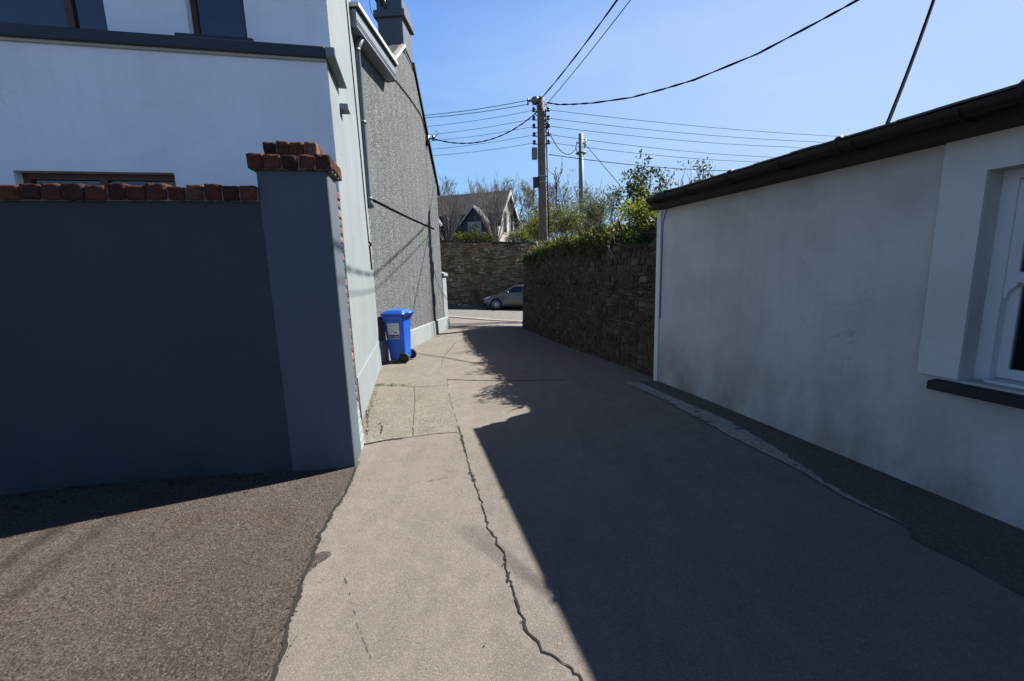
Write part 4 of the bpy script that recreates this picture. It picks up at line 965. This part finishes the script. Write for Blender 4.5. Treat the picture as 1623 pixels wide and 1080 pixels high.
# ------------------------------------------------------------------ vegetation
def rv(r,s=1.): return Vector((r.uniform(-s,s),r.uniform(-s,s),r.uniform(-s,s)))
def grow(mb,p,d,l,rad,lev,r,tips,spread=.55,up=.12,segs=4,kids=(3,5),minr=.004,curl=.18,ratio=.62,t0=.3):
    pts=[p.copy()]; rr=[rad]; d=d.normalized()
    for i in range(segs):
        d=(d+rv(r,curl)+Vector((0,0,up))*.5).normalized(); p=p+d*(l/segs); pts.append(p.copy()); rr.append(max(minr,rad*(1-.75*(i+1)/segs)))
    mb.tube(pts,rr,5 if rad>.03 else 3,cap=False)
    if lev<=0: tips.append((pts[-1],d)); return
    for k in range(r.randint(*kids)):
        t=r.uniform(t0,1.); i=min(segs-1,int(t*segs)); q=pts[i].lerp(pts[i+1],t*segs-i)
        a=d.orthogonal().normalized(); b=d.cross(a); th=r.uniform(0,6.28)
        nd_=(d+ (a*math.cos(th)+b*math.sin(th))*spread*r.uniform(.6,1.4)+Vector((0,0,up))).normalized()
        grow(mb,q,nd_,l*ratio*r.uniform(.7,1.15),max(minr,rad*.5),lev-1,r,tips,spread,up,max(2,segs-1),kids,minr,curl,ratio,t0)
    tips.append((pts[-1],d))
def gcol(r,base,v=.35): 
    k=1+v*(r.random()*2-1); return (base[0]*k*(.9+.2*r.random()),base[1]*k,base[2]*k)
def clump(mb,c,rad,n,size,r,base,flat=.7,updir=.3):
    for i in range(n):
        o=rv(r); 
        while o.length>1: o=rv(r)
        o.z*=flat; p=c+o*rad
        d=(o.normalized()*.6+rv(r,.8)+Vector((0,0,updir))); mb.leaf(p,d,rv(r)+Vector((0,0,.6)),size*r.uniform(.6,1.3),gcol(r,base))
def bush(name,label,base,height,rad,nst,nclump,leafn,lsize,lcol,seed,group=None,bark='bark',lev=2,rs=.016,up=.25,cr=.28,cat='bush',spread=.6):
    r=random.Random(seed); base=Vector(base); t=thing(name,base,label,cat,group); mb=MB(); tips=[]
    for i in range(nst):
        a=r.uniform(0,6.28); d=Vector((math.cos(a)*r.uniform(.1,.7),math.sin(a)*r.uniform(.1,.7),1))
        grow(mb,base+Vector((math.cos(a),math.sin(a),0))*rad*.35*r.random(),d,height*r.uniform(.45,.8),rs,lev,r,tips,spread,up,4,(2,4),.0045)
    mb.build('stems',M[bark],t)
    if leafn:
        lb=MB(); r.shuffle(tips)
        for p,d in tips[:nclump]:
            q=gcol(r,lcol,.3); clump(lb,p,cr*r.uniform(.6,1.3),leafn,lsize,r,q)
        lb.build('leaves',M['leaf'],t)
    return t
LG=(.095,.13,.032); DG=(.035,.052,.022); YG=(.15,.145,.04); BRT=(.14,.165,.05)
# ivy and ground ivy spilling over the wall top
lb=MB(); r=random.Random(77)
for i in range(7500):
    s=r.uniform(.25,WL-3.5); 
    dens=.55+.45*N(s*1.3,4); 
    if r.random()>dens: continue
    p,t=wat(s); n=Vector((-t.y,t.x,0)); hang=.10+.16*max(0,N(s*1.9,8)+.3)+.15*(s>8.2)
    back=r.random()**1.3*.75; z=wtop(s)+.02+.16*max(0,N(s*2.2,2)+.45)*math.sin(min(1,back+.2)*3.0)*r.random()*1.6
    if back<.12: z=wtop(s)-hang*r.random()**1.6*1.6; out=.02+.06*r.random()
    else: out=-back+.12
    q=WS(s,min(z,wtop(s)),out); q.z=z
    lb.leaf(q,n*.6+rv(r,.7)+Vector((0,0,-.1 if back<.12 else .35)),Vector((0,0,1))+rv(r,.6)+n*.5,r.uniform(.035,.075),gcol(r,LG if r.random()<.6 else BRT,.4),.8)
for q in range(46):
    s0=r.uniform(.8,9.2); L_=r.uniform(.12,.5)*(1.25 if s0>7.5 else 1)
    for k in range(int(90*L_)+10):
        f=r.random(); s_=s0+r.gauss(0,.10)*(1-.6*f); p,t=wat(s_); n=Vector((-t.y,t.x,0)); z_=wtop(s_)+.05-L_*f; qq=WS(s_,min(z_,wtop(s_)),.03+.07*r.random()); qq.z=z_
        lb.leaf(qq,n*.5+rv(r,.7)+Vector((0,0,-.5)),n+rv(r,.6)+Vector((0,0,.3)),r.uniform(.03,.07),gcol(r,LG if r.random()<.6 else DG,.4),.75)
for i in range(1500):
    s_=r.uniform(.3,WL-3.6); p,t=wat(s_); n=Vector((-t.y,t.x,0)); q=WS(s_,wtop(s_),-.02-.5*r.random()); h_=r.uniform(.08,.32)*(.6+.8*max(0,N(s_*1.4,3)+.4))
    d=(Vector((0,0,1))+rv(r,.55)+n*.35); lb.leaf(q,d,n+rv(r,.6),h_,gcol(r,(.20,.18,.09) if r.random()<.6 else YG,.35),.07)
o=lb.build('ivy_cover',M['leaf'],base=(1.3,10,2.2)); tag(o,'low ivy and weeds growing along the top of the rubble wall','ivy',kind='stuff')
# ivy on the bank itself
lb=MB()
for i in range(9000):
    x=r.uniform(.9,8); y=r.uniform(6.6,15.4)
    if x<2.2-(y-6.9)*.215+.3: continue
    lb.leaf(Vector((x,y,bank_z(x,y)+.12*r.random())),rv(r)+Vector((0,0,.7)),rv(r)+Vector((0,0,.5)),r.uniform(.06,.14),gcol(r,LG if r.random()<.7 else YG,.4),.5)
o=lb.build('ground_cover',M['leaf'],base=(3,10,2.2)); tag(o,'tangled weeds and ground cover on the raised garden behind the wall','ground cover',kind='stuff')
brm=bush('bramble_bush','bright green bramble mound spilling over the wall by the cottage corner',(2.30,7.35,2.15),.55,.5,16,70,26,.075,BRT,101,lev=1,rs=.010,cr=.16,up=.05)
bush('laurel_bush','tall dark-leaved laurel with three leafy heads beside the cottage eaves',(2.85,9.6,2.2),1.35,.45,9,60,26,.085,DG,102,lev=2,rs=.018,cr=.17,up=.35,spread=.45)
bush('leafy_shrub','sparse green shrub below the stay wire',(2.35,11.2,2.3),1.15,.7,12,70,16,.07,(.06,.085,.03),103,lev=2,rs=.013,cr=.22,bark='barkpale')
bush('leafy_shrub','small shrub with upright bare twigs showing above the cottage roof end',(3.75,9.2,2.3),1.35,.5,8,26,20,.07,DG,104,lev=2,rs=.012,cr=.16,up=.45,bark='barkpale')
bush('yellow_bush','yellow-green bush at the foot of the utility pole',(1.2,17.2,2.4),1.35,.9,14,110,20,.085,YG,105,lev=2,rs=.014,cr=.30)
bush('yellow_bush','yellowish bush between the two poles',(2.3,16.6,2.4),1.25,.9,14,100,20,.085,(.11,.12,.035),106,lev=2,rs=.014,cr=.30)
bush('twiggy_shrub','brownish twiggy shrub with few leaves behind the utility pole',(1.75,19.2,2.5),2.7,1.1,14,60,16,.08,(.07,.075,.035),107,lev=2,rs=.018,cr=.3)
bush('twiggy_shrub','green-brown twiggy shrub behind the slender grey pole',(4.0,20.4,2.6),2.2,1.1,16,100,18,.08,(.055,.07,.03),108,lev=2,rs=.016,cr=.28)
bush('ivy_clump','dark ivy mass clinging behind the slender grey pole',(3.5,19.4,2.6),1.7,.25,9,56,30,.07,DG,109,lev=1,rs=.02,cr=.13,up=.6)
bush('wall_fern','dark green fern growing from the wall beside the cottage corner',(1.92,6.62,1.95),.22,.1,7,24,12,.06,(.035,.07,.02),110,lev=1,rs=.005,cr=.09,up=-.2,cat='fern')
lb=MB()
for q in range(26):
    s_=r.uniform(.4,8.5); z0=r.uniform(1.2,2.1) if r.random()<.7 else r.uniform(.0,1.2); p=WS(s_,z0,.03); t_=wat(s_)[1]; n=Vector((-t_.y,t_.x,0)); b_=r.uniform(.5,1.3)
    for k in range(r.randint(8,26)):
        lb.leaf(p+rv(r,.05*b_),n*.6+rv(r,.8)+Vector((0,0,-.35)),n+rv(r,.5),r.uniform(.03,.08)*b_,gcol(r,(.03,.05,.014),.4),.5)
o=lb.build('wall_weeds',M['leaf'],base=(1.3,10,1.2)); tag(o,'small dark tufts growing from the joints of the rubble wall','weeds',kind='stuff')
bush('trailing_shrub','leafy sprays hanging over the rounded end of the stone wall',(.62,14.75,1.75),.5,.3,10,46,16,.06,LG,111,lev=1,rs=.007,cr=.15,up=-.25,bark='barkpale')
brm['_b']=tuple(brm.location)
for a,b,c in (((1.78,7.35,2.2),(1.62,7.15,1.98),(1.66,6.75,1.72)),((1.78,7.4,2.15),(1.70,7.0,2.02),(1.74,6.6,1.95)),((1.72,7.5,2.0),(1.64,7.2,1.86),(1.63,6.9,1.78))):
    mb=MB(); mb.tube([a,b,c],[.010,.008,.004],5); mb.build('dead_runner',M['barkpale'],brm)
def bare_tree(name,label,base,h,seed,rs=.12,lev=4,cat='tree',group=None,bark='bark',kids=(3,4),lean=(0,0),up=.15,spread=.5,trunk=.45,multi=1,minr=.012,curl=.14,ratio=.66,t0=.3):
    r=random.Random(seed); base=Vector(base); t=thing(name,base,label,cat,group); mb=MB(); tips=[]
    for q in range(multi):
        d=Vector((lean[0]+(r.uniform(-.6,.6) if multi>1 else 0),lean[1]+(r.uniform(-.6,.6) if multi>1 else 0),1))
        grow(mb,base,d,h*trunk,rs*(1 if multi==1 else r.uniform(.5,1)),lev,r,tips,spread,up,5,kids,minr,curl,ratio,t0)
    mb.build('branches',M[bark],t); return t
bare_tree('bare_tree','bare tree with one thick bent limb between the two poles',(3.0,20.5,2.5),5.2,201,.12,4,kids=(2,4),lean=(-.25,0))
# shrubs and hedge above the street wall
bare_tree('bare_shrub','many-stemmed bare shrub above the street wall beside the pebbledash house',(-4.3,30.4,3.2),3.9,202,.022,2,cat='shrub',multi=40,kids=(3,5),bark='barkpale',up=.16,spread=.38,trunk=.72,minr=.006,curl=.05,ratio=.42,t0=.45)
bare_tree('bare_shrub','many-stemmed bare shrub in front of the dormer of the far house',(-.9,30.3,3.2),4.3,203,.022,2,cat='shrub',multi=44,kids=(3,5),bark='barkpale',up=.16,spread=.4,trunk=.74,minr=.006,curl=.05,ratio=.42,t0=.45)
bush('green_bush','rounded yellow-green bush above the street wall',(-3.0,30.0,3.2),.85,1.,16,120,22,.10,(.11,.125,.03),112,lev=2,rs=.014,cr=.32)
bush('green_bush','mossy green bush under the dormer above the street wall',(-1.7,30.2,3.2),.8,1.,16,120,22,.10,(.08,.11,.03),113,lev=2,rs=.014,cr=.32)
bush('conifer','small dark upright conifer before the far house',(-2.45,31.2,3.2),1.9,.2,6,60,26,.10,(.02,.04,.016),114,lev=1,rs=.03,cr=.25,up=.8,cat='tree')
bush('flowering_shrub','pale shrub with whitish leaves at the far house corner',(.15,29.9,3.1),.95,.5,14,90,14,.08,(.22,.24,.17),115,lev=2,rs=.01,cr=.22)
bush('green_bush','bright leafy bush at the right end of the street wall',(1.1,29.8,3.0),1.1,.8,14,100,20,.10,LG,116,lev=2,rs=.012,cr=.3)
# far trees: two prototypes copied
def copy_tree(o,loc,rz,sc_,label):
    c=o.copy(); col.objects.link(c); c.location=loc; c.rotation_euler=(0,0,rz); c.scale=(sc_,)*3; c['label']=label
    for ch in list(o.children):
        d=ch.copy(); col.objects.link(d); d.parent=c
    return c
pa=bare_tree('bare_tree','tall thin bare tree whose tip rises behind the left end of the far roof',(-6.6,50,2.2),10.2,204,.13,4,kids=(4,6),group='bare trees beyond the far house',up=.10,spread=.6,minr=.011,curl=.10,ratio=.58,trunk=.62)
pb=bare_tree('bare_tree','tall bare tree rising behind the middle of the far roof',(-2.2,50,1.6),10.6,205,.14,4,kids=(4,6),group='bare trees beyond the far house',up=.10,spread=.55,minr=.011,curl=.10,ratio=.58,trunk=.62)
for i,(x,y,s,lb_) in enumerate([(1.2,56,.86,'grey bare tree just right of the far house gable'),(2.7,60,.95,'grey bare tree left of the utility pole, second from the far house'),(4.4,58,.92,'grey bare tree seen against the utility pole'),(6.3,62,1.0,'grey bare tree right of the utility pole'),(8.6,60,.92,'grey bare tree behind the slender grey pole'),(11.5,62,.9,'grey bare tree behind the laurel'),(-3.3,52,.98,'second tall bare tree rising behind the middle of the far roof'),(14.5,60,.85,'grey bare tree behind the cottage roof end')]):
    copy_tree(pa if i%2 else pb,(x,y,3.6 if x>0 else 1.2),1.3*i+.5,s,lb_)
bush('cypress','narrow dark cypress among the distant bare trees',(2.75,54,3.6),5.2,.3,7,80,24,.22,(.02,.035,.018),117,lev=1,rs=.05,cr=.4,up=.9,cat='tree')
for i,(x,y,h,c,lb_) in enumerate([(2.0,38,2.6,(.075,.075,.04),'olive hedge mass left of the utility pole in the distance'),(4.2,40,3.2,(.06,.06,.04),'brownish hedge mass right of the utility pole in the distance'),(7.0,38,2.8,(.055,.065,.03),'dark hedge mass behind the bushes on the bank')]):
    bush('hedge',lb_,(x,y,3.0),h,1.8,20,170,20,.16,c,130+i,lev=2,rs=.02,cr=.6,cat='hedge')
# weeds in the joints by the house
lb=MB(); r=random.Random(3)
for i in range(150):
    k=[.1,.16,.42,.5,.8][r.randint(0,4)]+r.gauss(0,.03); x=-2.2+k*.6+r.gauss(0,.03); y=6.58-.1*k+r.gauss(0,.04)
    lb.leaf(Vector((x,y,gz(x,y)+.008)),rv(r)+Vector((0,0,.5)),rv(r),r.uniform(.012,.03),gcol(r,LG,.4),.5)
for i in range(160):
    s=r.random(); y=4.4+s*2.2; x=house_x(max(y,4.9))+.04+r.random()*.05
    lb.leaf(Vector((x,y,gz(x,y)+.008)),rv(r)+Vector((0,0,.7)),rv(r),r.uniform(.01,.03),gcol(r,YG,.4),.5)
for i in range(500):
    k=r.random(); q=G(-.1-3.6*k,-.03-.10*r.random()**2,0); lb.leaf(Vector((q.x,q.y,gz(q.x,q.y)+.01)),rv(r)+Vector((0,0,.6)),rv(r),r.uniform(.01,.025),gcol(r,DG,.4),.5)
ll=MB()
for i in range(150):
    k=r.random()**1.5; q=G(-.2-3.4*r.random(),-.02-.5*k*r.random(),0)
    ll.leaf(Vector((q.x,q.y,gz(q.x,q.y)+.016)),rv(r)*Vector((1,1,.25)).length+Vector((0,0,.02)),Vector((0,0,1))+rv(r,.5),r.uniform(.015,.04),gcol(r,(.06,.035,.015),.5),.6)
tag(ll.build('leaf_litter',M['leaf'],base=(-3,3.2,0)),'dead brown leaves along the foot of the garden wall','leaves',kind='stuff')
tag(lb.build('weeds',M['leaf'],base=(-2,5,0)),'tiny green weeds in the concrete joints and along the wall foot','weeds',kind='stuff')
# loose grit along the seam
mb=MB(); r=random.Random(6)
for i in range(420):
    k=r.random()
    if k<.5: y=1.2+2.4*r.random(); x=lerp(EDGE,y)+r.gauss(-.02,.05)
    elif k<.8: y=4.2+1.6*r.random(); x=house_x(max(4.9,y))+.12+abs(r.gauss(0,.12))
    else: x=r.uniform(-3,1); y=r.uniform(1.3,6)
    q=Vector((x,y,gz(x,y)+.012)); s=r.uniform(.002,.007); vs=[q+rv(r,s) for _ in range(6)]
    mb.add(vs,[(0,1,2),(0,2,3),(0,3,4),(1,2,5),(2,3,5),(3,4,5)])
tag(mb.build('grit',M['mortar'],base=(-1,3,0)),'loose grit and stone chips scattered on the concrete','grit',kind='stuff')

# ------------------------------------------------------------------ far house
FH=frame(-.05,36.0,287.)     # x along the ridge away to the left, y = left of heading = towards the viewer side
def FHf(s,f,z): return FH(s,f,z)
fz=3.0
fh=thing('far_house',FHf(4,0,fz),'white gabled house with a dark slate roof and dormer above the street wall','house')
hw=2.6; ez=5.15; rz=7.85
gprof=[(-hw,fz-.5),(hw,fz-.5),(hw,ez),(hw*.85,ez+.75),(0,rz),(-hw*.85,ez+.75),(-hw,ez)]
gp_=[FHf(0,f,z-.06) for f,z in gprof]
mb=MB(); mb.prism(gp_,FH.e*11); mb.build('wall',M['housewhite'],fh)
def roofside(sg):
    mb=MB(); q=[(0,rz),(sg*hw*.85,ez+.75),(sg*(hw+.25),ez-.25)]
    for (f0,z0),(f1,z1) in zip(q,q[1:]):
        mb.hexa([FHf(-.3,f0,z0),FHf(11.2,f0,z0),FHf(11.2,f1,z1),FHf(-.3,f1,z1),FHf(-.3,f0,z0+.12),FHf(11.2,f0,z0+.12),FHf(11.2,f1,z1+.12),FHf(-.3,f1,z1+.12)])
    return mb
for sg in (1,-1): roofside(sg).build('roof',M['farslate'],fh)
mb=MB()
for sg in (1,-1):
    q=[(0,rz-.02),(sg*hw*.85,ez+.73),(sg*(hw+.25),ez-.27)]
    for (f0,z0),(f1,z1) in zip(q,q[1:]):
        mb.hexa([FHf(-.36,f0,z0-.2),FHf(-.305,f0,z0-.2),FHf(-.305,f1,z1-.2),FHf(-.36,f1,z1-.2),FHf(-.36,f0,z0+.14),FHf(-.305,f0,z0+.14),FHf(-.305,f1,z1+.14),FHf(-.36,f1,z1+.14)])
mb.build('barge_board',M['flash'],fh)
def FG(x,y,z): return FHf(y,x,z)
for x0 in (-1.45,.35):
    window(fh,FG,x0,x0+.95,fz+1.5,fz+3.3,-.05,.07,M['housewhite'],M['glass'],deep=.05)
# dark lower front with dormers
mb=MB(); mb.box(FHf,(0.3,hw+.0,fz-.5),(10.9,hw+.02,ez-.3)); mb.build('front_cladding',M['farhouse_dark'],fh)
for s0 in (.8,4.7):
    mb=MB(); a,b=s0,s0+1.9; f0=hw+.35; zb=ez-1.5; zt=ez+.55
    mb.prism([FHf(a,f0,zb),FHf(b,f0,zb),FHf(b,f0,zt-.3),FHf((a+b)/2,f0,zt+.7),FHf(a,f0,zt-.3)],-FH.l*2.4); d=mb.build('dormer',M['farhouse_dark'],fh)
    mb=MB()
    for (u0,u1) in ((a-.2,(a+b)/2),((a+b)/2,b+.2)):
        za=zt-.5 if u0==a-.2 else zt+.75; zc=zt+.75 if u0==a-.2 else zt-.5
        mb.hexa([FHf(u0,f0+.2,za),FHf(u1,f0+.2,zc),FHf(u1,f0-2.2,zc),FHf(u0,f0-2.2,za),FHf(u0,f0+.2,za+.1),FHf(u1,f0+.2,zc+.1),FHf(u1,f0-2.2,zc+.1),FHf(u0,f0-2.2,za+.1)])
    mb.build('dormer_roof',M['farslate'],d)
    mb=MB()
    for (u0,u1) in ((a-.22,(a+b)/2),((a+b)/2,b+.22)):
        za=zt-.52 if u0==a-.22 else zt+.75; zc=zt+.75 if u0==a-.22 else zt-.52
        mb.hexa([FHf(u0,f0+.205,za-.08),FHf(u1,f0+.205,zc-.08),FHf(u1,f0+.25,zc-.08),FHf(u0,f0+.25,za-.08),FHf(u0,f0+.205,za+.05),FHf(u1,f0+.205,zc+.05),FHf(u1,f0+.25,zc+.05),FHf(u0,f0+.25,za+.05)])
    mb.build('barge_board',M['flash'],d)
    mb=MB(); mb.box(FHf,(a+.4,f0+.005,zb+.5),(b-.4,f0+.03,zt-.35)); mb.build('window',M['housewhite'],d)

# ------------------------------------------------------------------ world, sun, camera
SUN_AZ,SUN_EL=59.5,44.6
w=bpy.data.worlds.new('World'); sc.world=w; w.use_nodes=True; t=w.node_tree; t.nodes.clear()
out=t.nodes.new('ShaderNodeOutputWorld'); bg=t.nodes.new('ShaderNodeBackground'); sky=t.nodes.new('ShaderNodeTexSky'); sky.sky_type='NISHITA'
sky.sun_disc=False; sky.sun_elevation=R(SUN_EL); sky.sun_rotation=R(SUN_AZ); sky.air_density=1.; sky.dust_density=1.2; sky.ozone_density=2.2; sky.altitude=0
tc=t.nodes.new('ShaderNodeTexCoord'); mp=t.nodes.new('ShaderNodeMapping'); mp.inputs['Scale'].default_value=(1.,1.,2.6); mp.inputs['Rotation'].default_value=(0,0,R(30)); t.links.new(tc.outputs['Generated'],mp.inputs[0])
cn=tnoise(t,mp.outputs[0],2.6,8,.62,.8)
sz=t.nodes.new('ShaderNodeSeparateXYZ'); t.links.new(tc.outputs['Generated'],sz.inputs[0])
# clear spring sky: Nishita blended with a measured gradient (pale low down, deep blue overhead) and the aerosol glow round the sun
K=8.
def kc(c): return tuple(x/K for x in c)
grad=ramp(t,sz.outputs[2],[(0,kc((2.9,4.9,7.6))),(.22,kc((2.3,4.4,7.6))),(.47,kc((1.05,2.8,7.2))),(.60,kc((.4,1.0,2.8))),(1,kc((.10,.22,.6)))])
grad=mixc(t,1.,grad,(K,K,K),'MULTIPLY')
SUN_DIR=(math.sin(R(SUN_AZ))*math.cos(R(SUN_EL)),math.cos(R(SUN_AZ))*math.cos(R(SUN_EL)),math.sin(R(SUN_EL)))
dt=t.nodes.new('ShaderNodeVectorMath'); dt.operation='DOT_PRODUCT'; t.links.new(tc.outputs['Generated'],dt.inputs[0]); dt.inputs[1].default_value=SUN_DIR
sky_c=mixc(t,.12,grad,sky.outputs[0])
gm=t.nodes.new('ShaderNodeMath'); gm.operation='MULTIPLY'; t.links.new(ramp(t,dt.outputs['Value'],[(.45,0),(.80,.58),(.97,.66)]),gm.inputs[0]); t.links.new(ramp(t,sz.outputs[2],[(.42,1),(.60,0)]),gm.inputs[1])
sky_c=mixc(t,gm.outputs[0],sky_c,(4.5,5.7,7.8))
sky_c=mixc(t,ramp(t,cn,[(.47,0),(.8,.24)]),sky_c,(5.,6.,7.9))
t.links.new(sky_c,bg.inputs[0]); bg.inputs[1].default_value=.05; t.links.new(bg.outputs[0],out.inputs[0])
sd=bpy.data.lights.new('sun','SUN'); sd.energy=5.0; sd.angle=R(.53); sd.color=(1.,.95,.88); so=bpy.data.objects.new('sun',sd); col.objects.link(so)
sv=Vector((math.sin(R(SUN_AZ))*math.cos(R(SUN_EL)),math.cos(R(SUN_AZ))*math.cos(R(SUN_EL)),math.sin(R(SUN_EL))))
so.rotation_euler=sv.to_track_quat('Z','Y').to_euler(); so.location=sv*60
cd=bpy.data.cameras.new('camera'); cd.sensor_width=36; cd.lens=15.; cd.clip_end=2000; cd.clip_start=.05
cam=bpy.data.objects.new('camera',cd); col.objects.link(cam); sc.camera=cam
up=Vector((-129,4061,676.25)).normalized(); f0=Vector((0,0,-1)); fd=(f0-up*f0.dot(up)).normalized(); rt=fd.cross(up)
# rows of (rt,fd,up) in camera axes give the world axes; the camera matrix columns are its axes in the world
cm=Matrix((rt,fd,up)).to_4x4(); cm.translation=Vector((0,0,1.65)); cam.matrix_world=cm
for o in bpy.data.objects:
    if '_b' in o: del o['_b']
sc.view_settings.view_transform='Standard'; sc.view_settings.look='None'; sc.view_settings.gamma=1.; sc.view_settings.exposure=1.4
sc.cycles.use_adaptive_sampling=True
sc.cycles.diffuse_bounces=3
